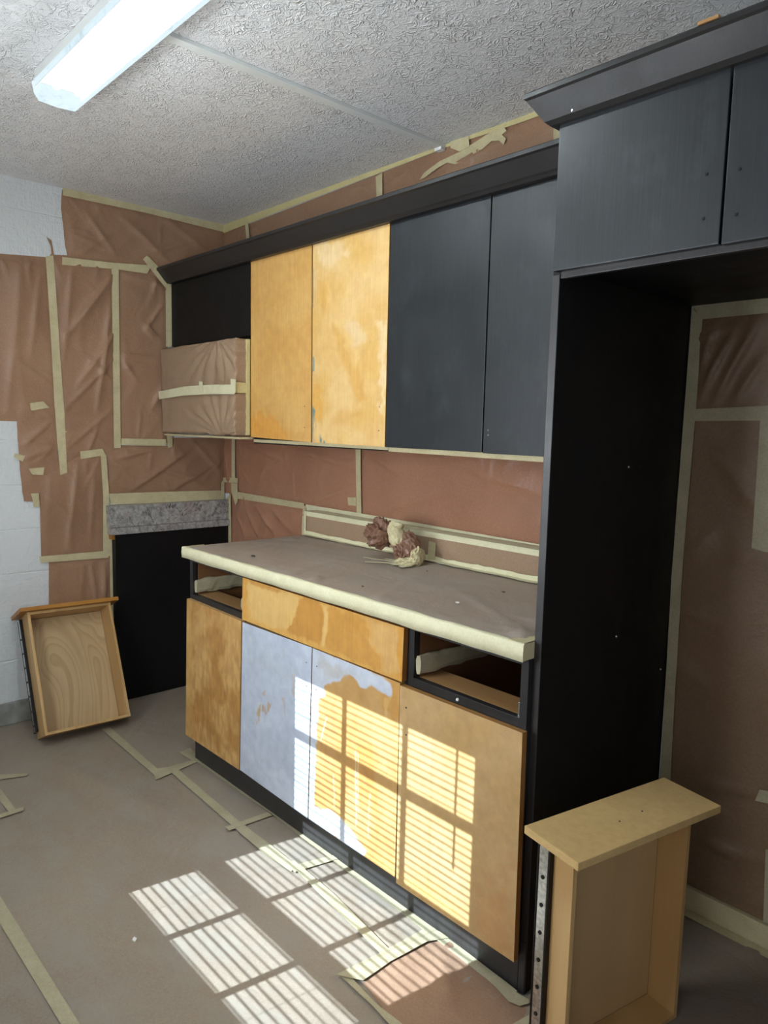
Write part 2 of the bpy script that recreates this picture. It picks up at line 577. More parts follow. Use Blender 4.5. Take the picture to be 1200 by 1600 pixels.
# closed shell added beyond the doorway to keep the sun out
structure(boxes('wall_sun_block', [((2.6, -3.7, -.002), (2.7, -2.57, H)), ((4.2, -3.7, -.002), (4.3, -2.57, H)), ((2.6, -3.8, -.002), (4.3, -3.7, H)),
    ((2.6, -3.8, H), (4.3, -2.57, H+.1)), ((2.6, -3.8, -.12), (4.3, -2.57, -.002))], 'wall', None, 0))
structure(boxes('trim_2', [((DX0-.06, YF, 0), (DX0, YF+.015, DZ1+.06)), ((DX1, YF, 0), (DX1+.06, YF+.015, DZ1+.06)), ((DX0, YF, DZ1), (DX1, YF+.015, DZ1+.06))], 'white_trim'))  # casing round the added doorway
structure(box('baseboard_left', (0, -2.45, 0), (.012, -.70, .105), 'base_grey', None, .003))
structure(box('baseboard_front', (0, YF, 0), (DX0-.06, YF+.012, .105), 'base_grey', None, .003))

# window_1: double-hung sash with muntins
GY = -2.51
mx0, mx1 = 1.361, 2.158
win = structure(boxes('window_1', [
    ((WX0, GY-.03, WZ0), (mx0, GY+.03, WZ1)), ((mx1, GY-.03, WZ0), (WX1, GY+.03, WZ1)),
    ((mx0, GY-.03, 2.02), (mx1, GY+.03, WZ1)), ((mx0, GY-.03, WZ0), (mx1, GY+.03, .90)),
    ((mx0, GY-.02, 1.162), (mx1, GY+.02, 1.203))], 'white_trim'))
for x in (1.624, 1.898):
    box('muntin', (x-.011, GY-.008, .90), (x+.011, GY+.008, 2.02), 'white_trim', win)
for z in (1.506, 1.794):
    box('muntin', (mx0, GY-.007, z-.011), (mx1, GY+.007, z+.011), 'white_trim', win)
box('pane', (mx0, GY-.002, .90), (mx1, GY+.002, 2.02), 'glass', win, 0)
box('window_sill', (WX0-.04, YF-.12, WZ0-.03), (WX1+.04, YF+.05, WZ0), 'white_trim', win, .004)

# the blind
BY = -2.42
blind = empty('window_blind', (1.76, BY, WZ0), 'white horizontal slat blind lowered over the window', 'blind')
box('headrail', (WX0-.02, BY-.025, 1.935), (WX1+.02, BY+.025, 1.99), 'vinyl', blind)
box('bottom_rail', (WX0-.015, BY-.012, .868), (WX1+.015, BY+.012, .905), 'vinyl', blind)
PITCH_S = .0219
sb = bmesh.new()
tilt = math.radians(37.7-9.0)
prof = []
for i in range(5):
    s = (i-2)/2
    dy = s*.0125
    prof.append((dy*math.cos(tilt)+.0010*(1-s*s)*math.sin(tilt), -dy*math.sin(tilt)+.0010*(1-s*s)*math.cos(tilt)))
rows = []
for x in (WX0-.012, WX1+.012):
    rows.append([sb.verts.new((x, a, b+.0004)) for a, b in prof]+[sb.verts.new((x, a, b-.0001)) for a, b in reversed(prof)])
for k in range(10):
    sb.faces.new((rows[0][k], rows[0][(k+1) % 10], rows[1][(k+1) % 10], rows[1][k]))
sb.faces.new(rows[0][::-1]); sb.faces.new(rows[1])
bmesh.ops.recalc_face_normals(sb, faces=sb.faces)
sme = bpy.data.meshes.new('slat')
sb.to_mesh(sme); sb.free()
sme.materials.append(MT['vinyl'])
z = .918
rs = random.Random(3)
while z < 1.93:
    o = bpy.data.objects.new('slat', sme)
    o.location = (0, BY, z)
    o.rotation_euler = (math.radians(rs.uniform(-2.5, 2.5)), 0, 0)
    COL.objects.link(o)
    o.parent = blind
    z += PITCH_S
for x in (1.50, 2.02):
    tube('ladder_cord', [(x, BY+.014, 1.94), (x, BY+.014, .90)], .0008, 'vinyl', blind, 5)
tube('tilt_wand', [(2.112, BY+.03, 1.95), (2.112, BY+.032, 1.56)], .0045, 'vinyl', blind, 8)
rehome(blind)

# ceiling seam strip
tr1 = structure(box('trim_1', (1.583, -1.150, H-.012), (1.615, -.002, H), 'white_trim', None, .002))
box('strip_end_clip', (1.578, -.03, H-.022), (1.612, -.006, H-.010), 'vinyl', tr1)

# ---------------------------------------------------------------- ceiling lamp
lamp = empty('ceiling_lamp', (1.72, -1.23, H), 'long wraparound fluorescent lamp lit on the ceiling', 'lamp')
boxes('lamp_body', [((1.115, -1.300, H-.030), (2.345, -1.160, H-.001)), ((1.115, -1.3000, H-.050), (2.345, -1.2975, H-.030)), ((1.115, -1.1625, H-.050), (2.345, -1.160, H-.030))], 'white_trim', lamp, .0008)  # side lips added to keep lamp light off the nearby ceiling
for y_ in (-1.262, -1.198):
    tube('fluorescent_tube', [(1.19, y_, H-.056), (2.28, y_, H-.056)], .0125, 'tube', lamp, 12)
bm = bmesh.new()
pr = [(-1.303, H-.030), (-1.298, H-.060), (-1.285, H-.080), (-1.230, H-.084), (-1.175, H-.080), (-1.162, H-.060), (-1.157, H-.030)]
ra = [bm.verts.new((1.108, y, z)) for y, z in pr]
rb = [bm.verts.new((2.35, y, z)) for y, z in pr]
for k in range(6):
    bm.faces.new((ra[k], ra[k+1], rb[k+1], rb[k]))
bmesh.ops.recalc_face_normals(bm, faces=bm.faces)
from_bm('lens', bm, 'lens', lamp)
for x, x2 in ((1.100, 1.109), (2.349, 2.358)):
    bm = bmesh.new()
    a = [bm.verts.new((x, y, z)) for y, z in pr]
    b = [bm.verts.new((x2, y, z)) for y, z in pr]
    bm.faces.new(a); bm.faces.new(b[::-1])
    for k in range(7):
        bm.faces.new((a[k], b[k], b[(k+1) % 7], a[(k+1) % 7]))
    bmesh.ops.recalc_face_normals(bm, faces=bm.faces)
    from_bm('end_cap', bm, 'lens', lamp)
rehome(lamp)

# ================================================================ painted / stained door faces
def hexc(h): return np.array(S(h)[:3])

def painted(name, x0, x1, z0, z1, y, th, mat, base, blotch, patches, edge, parent, cell=.005, corners=None, seed=0, streak=None):
    """door slab: fine front grid whose colour attribute carries sanded, stained and primed patches"""
    nx = max(8, int((x1-x0)/cell)); nz = max(8, int((z1-z0)/cell))
    gx, gz = np.meshgrid(np.linspace(0, 1, nx+1), np.linspace(0, 1, nz+1))
    X = x0+gx*(x1-x0); Z = z0+gz*(z1-z0)
    if corners:   # bl, br, tr, tl
        bl, br, tr, tl = [np.array(c) for c in corners]
        Q = ((1-gx)*(1-gz))[..., None]*bl+(gx*(1-gz))[..., None]*br+(gx*gz)[..., None]*tr+((1-gx)*gz)[..., None]*tl
        X, Z = Q[..., 0], Q[..., 1]
    P = np.stack([X.ravel(), Z.ravel()], 1)
    n = len(P)
    nz1 = np.empty(n); nz2 = np.empty(n); wx = np.empty(n); wz = np.empty(n); ns = np.empty(n)
    for i in range(n):
        x, z = P[i]
        nz1[i] = noise.fractal(Vector((x*6+seed, z*6, seed)), 1.0, 2.0, 4)
        nz2[i] = noise.noise(Vector((x*34, z*34, seed+9)))
        wx[i] = noise.fractal(Vector((x*22, z*22, seed+3)), 1.0, 2.0, 3)
        wz[i] = noise.fractal(Vector((x*22, z*22, seed+6)), 1.0, 2.0, 3)
        ns[i] = noise.fractal(Vector((x*45, z*3.5, seed+2)), 1.0, 2.0, 4)
    col = np.tile(hexc(base), (n, 1))
    for c2, scale, amt in blotch:
        f = np.clip((nz1*scale+.0)+.5, 0, 1)[:, None]*amt
        col = col*(1-f)+hexc(c2)*f
    if streak and len(streak) > 2:
        for i in range(n):
            ns[i] = noise.fractal(Vector((P[i][0]*streak[2], P[i][1]*streak[3], seed+2)), 1.0, 2.0, 5)
    if streak:
        f = (np.clip(ns*1.6+.45, 0, 1)*streak[1])[:, None]
        col = col*(1-f)+hexc(streak[0])*f
    for p in patches:
        poly, c2, soft, wob, amt = p[:5]
        W = P+np.stack([wx, wz], 1)*wob
        ins = inside(W, poly)
        d = seg_dist(W, poly)*np.where(ins, 1, -1)
        f = np.clip(d/soft+.5, 0, 1)
        if len(p) > 5:       # streaky patch
            f = f*np.clip(ns*p[5]+.6, 0, 1)
        f = (f*amt)[:, None]
        col = col*(1-f)+hexc(c2)*f
    col *= (1+.04*nz2)[:, None]
    verts = [(float(a), y, float(b)) for a, b in P]
    faces = []
    for j in range(nz):
        for i in range(nx):
            a = j*(nx+1)+i
            faces.append((a, a+1, a+nx+2, a+nx+1))
    # body behind the face
    rim = [i for i in range(nx+1)]+[j*(nx+1)+nx for j in range(1, nz+1)]+[nz*(nx+1)+i for i in range(nx-1, -1, -1)]+[j*(nx+1) for j in range(nz-1, 0, -1)]
    k0 = len(verts)
    for r in rim:
        verts.append((verts[r][0], y+th, verts[r][2]))
    m = len(rim)
    rc = []
    for i in range(m):
        faces.append((rim[(i+1) % m], rim[i], k0+i, k0+(i+1) % m))
    faces.append(tuple(k0+i for i in range(m)))
    me = bpy.data.meshes.new(name)
    me.from_pydata(verts, [], faces)
    at = me.color_attributes.new('Col', 'FLOAT_COLOR', 'CORNER')
    fullcol = np.vstack([col, np.tile(hexc(edge), (m, 1))])
    lv = np.zeros(len(me.loops), dtype=np.int64)
    me.loops.foreach_get('vertex_index', lv)
    cc = fullcol[lv]
    nfront = nx*nz*4
    cc[nfront:] = hexc(edge)
    buf = np.ones((len(lv), 4)); buf[:, :3] = cc
    at.data.foreach_set('color', buf.ravel())
    me.update()
    return link(name, me, mat, parent)

def hole(x, z, y, parent, r=.0022, mat='chip_dark', name='screw_hole'):
    bm = bmesh.new()
    bmesh.ops.create_cone(bm, cap_ends=True, segments=10, radius1=r, radius2=r, depth=.0012,
                          matrix=Matrix.Translation((x, y, z)) @ Matrix.Rotation(math.pi/2, 4, 'X'))
    return from_bm(name, bm, mat, parent)

def black_door(x0, x1, z0, z1, y, parent, mat='black'):
    return box('door', (x0, y, z0), (x1, y+.018, z1), mat, parent, .0016)

# ================================================================ wall cabinets
YU = -.3148
def wall_cabinet(x0, x1, zb, label, group=None):
    r = empty('wall_cabinet', ((x0+x1)/2, -.15, zb), label, 'cabinet', group)
    box('carcass', (x0, -.296, zb), (x1, -.004, 2.118), 'black_deep', r)
    return r
c1 = wall_cabinet(.004, .762, 1.797, 'black wall cabinet over the wrapped microwave in the corner')
black_door(.016, .760, 1.806, 2.116, YU, c1, 'black_deep')
rehome(c1)

c2 = wall_cabinet(.764, 1.652, 1.334, 'wall cabinet with two sanded honey orange doors')
painted('door', .766, 1.206, 1.356, 2.116, YU, .018, 'vdoor', '#cb9c56', [('#c08e4a', 1.2, .5), ('#d2a868', -1.0, .35)],
    [([(0.767,1.362),(0.757,1.427),(0.809,1.456),(0.885,1.467),(0.958,1.443),(1.006,1.408),(1.063,1.356)], '#c98a35', .012, .03, .75),
     ([(0.785,2.147),(0.998,2.14),(1.199,2.128),(1.201,2.03),(0.999,2.007),(0.806,2.058)], '#c59450', .06, .08, .5)], '#a87430', c2, seed=1,
    corners=([(0.767,1.363)]+[(1.213,1.353)]+[(1.204,2.128)]+[(0.765,2.139)]))
painted('door', 1.212, 1.652, 1.352, 2.122, YU, .018, 'vdoor', '#d3a964', [('#d2a45c', 1.4, .6), ('#e0bd84', -1.4, .55)],
    [([(1.343,1.809),(1.405,1.788),(1.459,1.706),(1.506,1.629),(1.538,1.517),(1.502,1.506),(1.444,1.601),(1.377,1.7)], '#c9933f', .022, .008, .65),
     ([(1.247,2.007),(1.291,1.98),(1.317,1.919),(1.318,1.843),(1.274,1.847),(1.252,1.927)], '#cd9a4b', .022, .008, .55),
     ([(1.3,1.969),(1.36,1.891),(1.439,1.766),(1.497,1.669),(1.484,1.635),(1.402,1.745),(1.322,1.847)], '#dfb978', .02, .02, .6),
     ([(1.332,1.429),(1.371,1.468),(1.447,1.483),(1.525,1.471),(1.504,1.447),(1.429,1.43)], '#c99447', .03, .01, .5),
     ([(1.222,1.584),(1.268,1.573),(1.29,1.483),(1.296,1.421),(1.25,1.433),(1.224,1.458)], '#cf963c', .012, .02, .6),
     ([(1.236,2.11),(1.374,2.118),(1.431,2.067),(1.376,2.029),(1.279,2.02),(1.233,2.062)], '#e2c699', .03, .05, .6),
     ([(1.419,1.814),(1.493,1.796),(1.531,1.736),(1.496,1.716),(1.44,1.754)], '#dcc096', .02, .03, .6),
     ([(1.599,1.798),(1.642,1.794),(1.653,1.482),(1.626,1.482)], '#e6cfa4', .02, .03, .6),
     ([(1.217,1.498),(1.232,1.483),(1.237,1.432),(1.255,1.402),(1.28,1.378),(1.305,1.363),(1.305,1.356),(1.222,1.353)], '#4d7d80', .004, .010, .95, 2.2),
     ([(1.216,1.689),(1.228,1.688),(1.229,1.634),(1.217,1.629)], '#5b8484', .003, .004, .8),
     ([(1.212,2.029),(1.219,2.028),(1.22,1.881),(1.214,1.882)], '#5b8484', .003, .003, .6)], '#a87430', c2, seed=4, cell=.004,
    corners=([(1.221,1.352)]+[(1.651,1.35)]+[(1.651,2.124)]+[(1.211,2.129)]))
for p in [(1.168,1.496),(1.169,1.411),(1.619,1.492),(1.618,1.407)]:
    hole(p[0], p[1], YU-.0004, c2)
strip('B', [(.764, 1.340), (1.652, 1.338), (1.652, 1.352), (.764, 1.353)], c2, 'tape', off=.2968, lift=.0008, seed=1)
rehome(c2)

c3 = wall_cabinet(1.654, 2.571, 1.334, 'wall cabinet with two black brushed doors beside the tall panel')
black_door(1.656, 2.099, 1.349, 2.121, YU, c3)
black_door(2.104, 2.569, 1.346, 2.118, YU, c3)
for p in [(2.123,1.418),(2.124,1.403)]:
    hole(p[0], p[1], YU-.0004, c3, .0028, 'metal')
strip('B', [(1.654, 1.334), (2.571, 1.327), (2.571, 1.345), (1.654, 1.350)], c3, 'tape', off=.2968, lift=.0008, seed=2)
rehome(c3)

def extrude_x(name, prof, x0, x1, mat, parent=None):
    bm = bmesh.new()
    a = [bm.verts.new((x0, y, z)) for y, z in prof]
    b = [bm.verts.new((x1, y, z)) for y, z in prof]
    k = len(prof)
    bm.faces.new(a); bm.faces.new(b[::-1])
    for i in range(k):
        bm.faces.new((a[i], b[i], b[(i+1) % k], a[(i+1) % k]))
    bmesh.ops.recalc_face_normals(bm, faces=bm.faces)
    return from_bm(name, bm, mat, parent)
cm = extrude_x('crown_molding', [(-.300, 2.119), (-.336, 2.119), (-.343, 2.126), (-.349, 2.131), (-.384, 2.172), (-.391, 2.176), (-.391, 2.187), (-.386, 2.191), (-.300, 2.191)], .004, 2.572, 'black_trim')
tag(cm, 'black crown molding along the top of the lower wall cabinets', 'molding')

# ---------------------------------------------------------------- fridge surround
PX0, PX1, PYF = 2.573, 2.593, -.654
fr = empty('fridge_surround', (3.05, -.33, 0), 'tall black fridge surround with bridging cabinet and empty bay', 'cabinet')
box('side_panel', (PX0, PYF, 0), (PX1, -.002, 2.09), 'black_deep', fr, .001)
box('side_panel', (3.50, PYF, 0), (3.52, -.002, 2.09), 'black_deep', fr, .001)
box('front_edging', (PX0, PYF-.0035, 0), (PX1, PYF, 1.77), 'black_edge', fr, .0012)
box('carcass', (PX1+.001, -.640, 1.782), (3.499, -.002, 2.088), 'black_deep', fr, .001)
box('face_rail', (PX1+.001, -.655, 1.762), (3.499, -.6405, 1.778), 'black_edge', fr, .001)
box('door', (2.585, -.674, 1.776), (2.953, -.656, 2.100), 'black', fr, .0018)
box('door', (2.958, -.674, 1.774), (3.34, -.656, 2.100), 'black', fr, .0018)
box('door', (3.345, -.674, 1.774), (3.515, -.656, 2.100), 'black', fr, .0018)
for p in [(2.921,1.908),(2.921,1.827),(2.982,1.903),(2.982,1.823)]:
    hole(p[0], p[1], -.6745, fr, .0030, 'metal_dark')
# mitred crown: front run and the return on the left end
prof = [(0, 2.086), (.012, 2.086), (.021, 2.094), (.050, 2.137), (.055, 2.141), (.055, 2.150), (.051, 2.154), (0, 2.154)]
bm = bmesh.new()
path = []
for o_, z in prof:
    path.append([(2.580-o_, -.01, z), (2.580-o_, -.674-o_, z), (3.52, -.674-o_, z)])
rg = [[bm.verts.new(p[k]) for p in path] for k in range(3)]
for k in range(2):
    for i in range(len(prof)):
        j = (i+1) % len(prof)
        bm.faces.new((rg[k][i], rg[k+1][i], rg[k+1][j], rg[k][j]))
bm.faces.new(rg[0]); bm.faces.new(rg[2][::-1])
bmesh.ops.recalc_face_normals(bm, faces=bm.faces)
from_bm('crown', bm, 'black_trim', fr)
p = [(2.642,2.09)]
hole(p[0][0], p[0][1], -.7135, fr, .0022, 'metal', 'nail_head')
for (y, z, m_) in ((-.30, 1.33, 'metal'), (-.24, 1.33, 'metal_dark'), (-.31, .87, 'metal'), (-.04, .72, 'metal')):
    bm = bmesh.new()
    bmesh.ops.create_cone(bm, cap_ends=True, segments=8, radius1=.004, radius2=.002, depth=.003,
                          matrix=Matrix.Translation((PX1+.001, y, z)) @ Matrix.Rotation(math.pi/2, 4, 'Y'))
    from_bm('shelf_pin', bm, m_, fr)
rehome(fr)
p = [(2.909,2.13),(2.947,2.13)]
sh = box('wood_shim', (p[0][0], -.728, 2.1545), (p[1][0], -.70, 2.1605), 'rail_wood', None, .001)
tag(sh, 'small bare wood shim lying on the tall cabinet crown', 'shim')

# ================================================================ base cabinets
YD, YFR = -.693, -.675
ZO0, ZO1 = .722, .857
def base_cabinet(x0, x1, label, openings, cat='cabinet'):
    r = empty('base_cabinet', ((x0+x1)/2, -.33, 0), label, cat)
    box('side_panel', (x0, -.655, 0), (x0+.018, -.004, .873), 'black_deep', r, .001)
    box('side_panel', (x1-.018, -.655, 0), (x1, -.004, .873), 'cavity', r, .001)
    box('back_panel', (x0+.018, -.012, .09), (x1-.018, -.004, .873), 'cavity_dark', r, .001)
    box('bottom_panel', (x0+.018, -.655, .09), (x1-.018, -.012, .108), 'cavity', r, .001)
    fs = [((x0, YFR, .100), (x0+.022, -.656, .873)), ((x1-.022, YFR, .100), (x1, -.656, .873)),
          ((x0+.022, YFR, ZO1), (x1-.022, -.656, .873)), ((x0+.022, YFR, .696), (x1-.022, -.656, ZO0)),
          ((x0+.022, YFR, .100), (x1-.022, -.656, .130))]
    boxes('face_frame', fs, 'black_trim', r, .001)
    return r
def drawer_bay(r, x0, x1, mats):
    # wood lining of the open bay, its front rail and the tape-wrapped runners
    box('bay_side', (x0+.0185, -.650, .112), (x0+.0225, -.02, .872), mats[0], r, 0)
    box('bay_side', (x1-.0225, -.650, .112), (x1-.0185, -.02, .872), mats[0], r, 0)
    box('inner_rail', (x0+.0235, -.654, .700), (x1-.0235, -.560, .7205), 'rail_wood', r, .001)
b1 = base_cabinet(.880, 1.305, 'left base cabinet with open drawer bay over an orange brown stained door', True)
drawer_bay(b1, .880, 1.305, ('cavity',))
painted('door', .872, 1.297, .112, .700, YD, .0175, 'vdoor', '#bd9153', [('#a5743c', 2.2, .6), ('#cba368', -2.0, .6)],
    [([(0.891,0.702),(0.929,0.704),(0.909,0.128),(0.864,0.116)], '#bd9456', .012, .02, .6),
     ([(0.961,0.692),(1.013,0.689),(0.999,0.396),(0.946,0.381)], '#c39c62', .012, .03, .6, 1.5),
     ([(1.084,0.691),(1.291,0.692),(1.291,0.624),(1.133,0.625)], '#b98f50', .04, .05, .6)], '#b08a58', b1, seed=11, streak=('#94642f', .45, 48, 15),
    corners=([(0.864,0.114)]+[(1.289,0.117)]+[(1.304,0.698)]+[(0.885,0.703)]))
rehome(b1)
b2 = base_cabinet(1.307, 2.160, 'sink base cabinet with streaked orange false drawer front and two primed doors', False)
painted('drawer_front', 1.311, 2.160, .707, .865, YD-.0005, .018, 'vdoor', '#c8984e', [('#cf9f55', 1.3, .5), ('#c08c42', -1.2, .4)],
    [([(1.335,0.852),(1.484,0.862),(1.672,0.857),(1.644,0.806),(1.605,0.731),(1.525,0.72),(1.365,0.72),(1.352,0.782)], '#cea968', .008, .02, .75),
     ([(1.672,0.857),(1.741,0.87),(1.802,0.859),(1.8,0.796),(1.795,0.726),(1.703,0.725),(1.605,0.725),(1.637,0.793)], '#b57f39', .006, .02, .8),
     ([(1.795,0.862),(1.821,0.859),(1.817,0.779),(1.801,0.719),(1.785,0.719),(1.793,0.795)], '#d3ad6c', .006, .01, .8),
     ([(1.821,0.856),(1.918,0.858),(1.996,0.845),(2.023,0.797),(2.074,0.713),(1.938,0.716),(1.805,0.722),(1.82,0.79)], '#b9843c', .008, .02, .75),
     ([(2.007,0.855),(2.077,0.857),(2.136,0.853),(2.136,0.715),(2.076,0.714),(2.035,0.79)], '#c79c60', .012, .03, .8),
     ([(2.136,0.86),(2.162,0.862),(2.162,0.707),(2.141,0.709)], '#c58b38', .008, .012, .8),
     ([(1.318,0.863),(1.344,0.863),(1.34,0.717),(1.313,0.712)], '#c48b3a', .008, .012, .7),
     ([(1.344,0.863),(1.562,0.865),(1.554,0.85),(1.369,0.846)], '#b87f38', .006, .012, .7)], '#8e5a24', b2, seed=21, cell=.0045,
    corners=([(1.311,0.707)]+[(2.157,0.706)]+[(2.16,0.863)]+[(1.315,0.864)]))
painted('door', 1.313, 1.733, .112, .702, YD, .0175, 'vprime', '#b2b9c6', [('#bec4d0', 1.1, .6), ('#a8afbb', -1.0, .3)],
    [([(1.467,0.469),(1.495,0.463),(1.488,0.423),(1.451,0.379),(1.405,0.337),(1.426,0.4),(1.451,0.438)], '#b39364', .008, .035, .85, 2.2),
     ([(1.562,0.479),(1.578,0.488),(1.598,0.416),(1.59,0.409)], '#b8a080', .003, .008, .6, 1.5),
     ([(1.625,0.581),(1.64,0.591),(1.648,0.52),(1.634,0.505)], '#b39364', .004, .012, .7, 2.0),
     ([(1.318,0.667),(1.525,0.657),(1.676,0.627),(1.713,0.528),(1.527,0.542),(1.34,0.539)], '#aeb4bc', .05, .06, .5),
     ([(1.363,0.178),(1.683,0.205),(1.713,0.115),(1.49,0.104)], '#c6ccd8', .04, .05, .6)], '#9a8156', b2, seed=31, cell=.0045,
    corners=([(1.296,0.12)]+[(1.722,0.11)]+[(1.735,0.703)]+[(1.313,0.697)]))
painted('door', 1.738, 2.148, .112, .702, YD, .0175, 'vprime', '#ba9057', [('#c09a63', 1.3, .6), ('#ad8249', -1.2, .5)],
    [([(1.772,0.535),(1.847,0.579),(1.874,0.534),(1.879,0.346),(1.856,0.204),(1.806,0.184),(1.775,0.219),(1.778,0.396)], '#b4814f', .01, .02, .6, 1.3),
     ([(1.927,0.437),(2.019,0.48),(2.043,0.448),(2.051,0.381),(2.096,0.309),(2.07,0.218),(1.98,0.281),(1.933,0.335)], '#bd8240', .01, .03, .6, 1.2),
     ([(2.044,0.399),(2.107,0.452),(2.158,0.393),(2.144,0.251),(2.098,0.25)], '#c39a60', .02, .04, .6),
     ([(2.083,0.692),(2.147,0.699),(2.151,0.583),(2.119,0.592),(2.086,0.597),(2.056,0.64)], '#bf8a42', .008, .025, .7),
     ([(2.084,0.639),(2.116,0.656),(2.102,0.613),(2.098,0.566),(2.087,0.566),(2.088,0.605)], '#cda668', .004, .01, .7),
     ([(1.961,0.431),(1.965,0.433),(1.974,0.195),(1.969,0.193)], '#dcc59a', .002, .003, .8),
     ([(1.973,0.427),(1.977,0.429),(1.981,0.24),(1.978,0.239)], '#dcc59a', .002, .003, .7),
     ([(2.029,0.326),(2.033,0.328),(2.031,0.179),(2.027,0.177)], '#dcc59a', .002, .003, .6),
     ([(1.857,0.315),(1.861,0.316),(1.866,0.208),(1.861,0.206)], '#dcc59a', .002, .003, .7),
     ([(1.816,0.493),(1.822,0.495),(1.804,0.448),(1.791,0.405),(1.786,0.406),(1.801,0.452)], '#e0cba4', .002, .004, .8),
     ([(2.015,0.11),(2.155,0.176),(2.158,0.114),(2.074,0.113)], '#c79c58', .02, .03, .6),
     ([(1.731,0.706),(1.907,0.709),(2.074,0.701),(2.107,0.688),(2.119,0.672),(2.117,0.654),(2.095,0.65),(2.067,0.653),(2.022,0.654),(1.988,0.638),(1.957,0.653),(1.927,0.663),(1.902,0.658),(1.887,0.634),(1.865,0.619),(1.827,0.611),(1.801,0.593),(1.805,0.564),(1.778,0.541),(1.77,0.47),(1.765,0.348),(1.758,0.212),(1.755,0.171),(1.8,0.176),(1.856,0.191),(1.902,0.185),(1.95,0.168),(1.984,0.15),(2.017,0.138),(2.006,0.105),(1.858,0.109),(1.717,0.105)], '#bcc3ce', .006, .008, .95),
     ([(1.779,0.676),(1.877,0.68),(1.969,0.665),(1.909,0.656),(1.846,0.626),(1.797,0.628)], '#b0aaa2', .02, .03, .6)], '#a77a40', b2, seed=41, cell=.0035,
    corners=([(1.728,0.111)]+[(2.149,0.112)]+[(2.149,0.7)]+[(1.74,0.703)]))
for p in [(1.706,0.646),(1.763,0.648),(1.761,0.57),(1.709,0.566)]:
    hole(p[0], p[1], YD-.0004, b2, .0019)
rehome(b2)
b3 = base_cabinet(2.162, 2.5725, 'right base cabinet with open drawer bay over a plain tan fibreboard door', True)
drawer_bay(b3, 2.162, 2.5725, ('cavity',))
painted('door', 2.157, 2.582, .104, .698, YD-.003, .018, 'vprime', '#b69463', [('#bb9a6c', 1.0, .5), ('#b18a52', -1.0, .4)],
    [([(2.163,0.12),(2.209,0.163),(2.31,0.165),(2.404,0.15),(2.36,0.104),(2.263,0.103),(2.163,0.101)], '#c39a58', .03, .03, .5),
     ([(2.456,0.214),(2.563,0.354),(2.584,0.104),(2.494,0.109)], '#b98650', .06, .05, .6),
     ([(2.142,0.69),(2.157,0.694),(2.163,0.259),(2.155,0.255)], '#c2a275', .006, .01, .6)], '#8d6230', b3, seed=51, cell=.006,
    corners=([(2.158,0.1)]+[(2.584,0.104)]+[(2.578,0.698)]+[(2.153,0.696)]))
for p in [(2.18,0.639),(2.183,0.56)]:
    hole(p[0], p[1], YD-.0036, b3, .0024)
bm = bmesh.new()
bmesh.ops.create_uvsphere(bm, u_segments=10, v_segments=6, radius=.0045, matrix=Matrix.Translation((2.352, -.677, .709)))
from_bm('bumper_dot', bm, 'chip', b3)
# runners, wrapped in crinkled tape
def wrapped_runner(x0, x1, z0, z1, parent, seed, y0=-.668, y1=-.10, mat='tape_floor'):
    bm = bmesh.new()
    N = 26
    rings = []
    for i in range(N+1):
        y = y0+(y1-y0)*i/N
        r = []
        for k in range(8):
            a = k*math.pi/4+.4
            cx, cz = (x0+x1)/2, (z0+z1)/2
            rx, rz = (x1-x0)/2*1.15, (z1-z0)/2*1.1
            q = 1+.28*noise.noise(Vector((math.cos(a)*2, y*22, math.sin(a)*2+seed)))
            r.append(bm.verts.new((cx+max(-1, min(1, 1.4*math.cos(a)))*rx*q, y, cz+max(-1, min(1, 1.4*math.sin(a)))*rz*q)))
        rings.append(r)
    for i in range(N):
        for k in range(8):
            bm.faces.new((rings[i][k], rings[i][(k+1) % 8], rings[i+1][(k+1) % 8], rings[i+1][k]))
    bm.faces.new(rings[0]); bm.faces.new(rings[-1][::-1])
    bmesh.ops.recalc_face_normals(bm, faces=bm.faces)
    return from_bm('runner', bm, mat, parent, False)
wrapped_runner(.905, .923, .732, .782, b1, 1)
wrapped_runner(1.262, 1.278, .732, .775, b1, 2)
rehome(b1)
wrapped_runner(2.187, 2.204, .735, .782, b3, 3)
o = boxes('runner', [((2.541, -.668, .722), (2.549, -.12, .758)), ((2.536, -.660, .728), (2.541, -.12, .750))], 'metal', b3, .001)
rehome(b3)
tk = structure(box('trim_3', (.884, -.660, 0), (2.572, -.6405, .112), 'black_edge', None, .001))
structure(box('trim_4', (2.5735, -.660, 0), (2.592, -.6580, .14), 'black_edge', None, .0005))

# the end panel on the left wall with the granite remnant
ep = empty('end_panel', (.03, -.33, 0), 'black end panel on the left wall under a broken granite strip', 'panel')
box('panel', (.002, -.645, 0), (.055, -.006, .858), 'black_deep', ep, .001)
box('counter_remnant', (.002, -.668, .860), (.070, -.006, .895), 'granite', ep, .004)
box('splash_remnant', (.002, -.672, .896), (.060, -.006, 1.003), 'granite', ep, .003)
box('bare_wood_edge', (.002, -.660, .835), (.050, -.6455, .859), 'edge_wood', ep, .001)
rehome(ep)

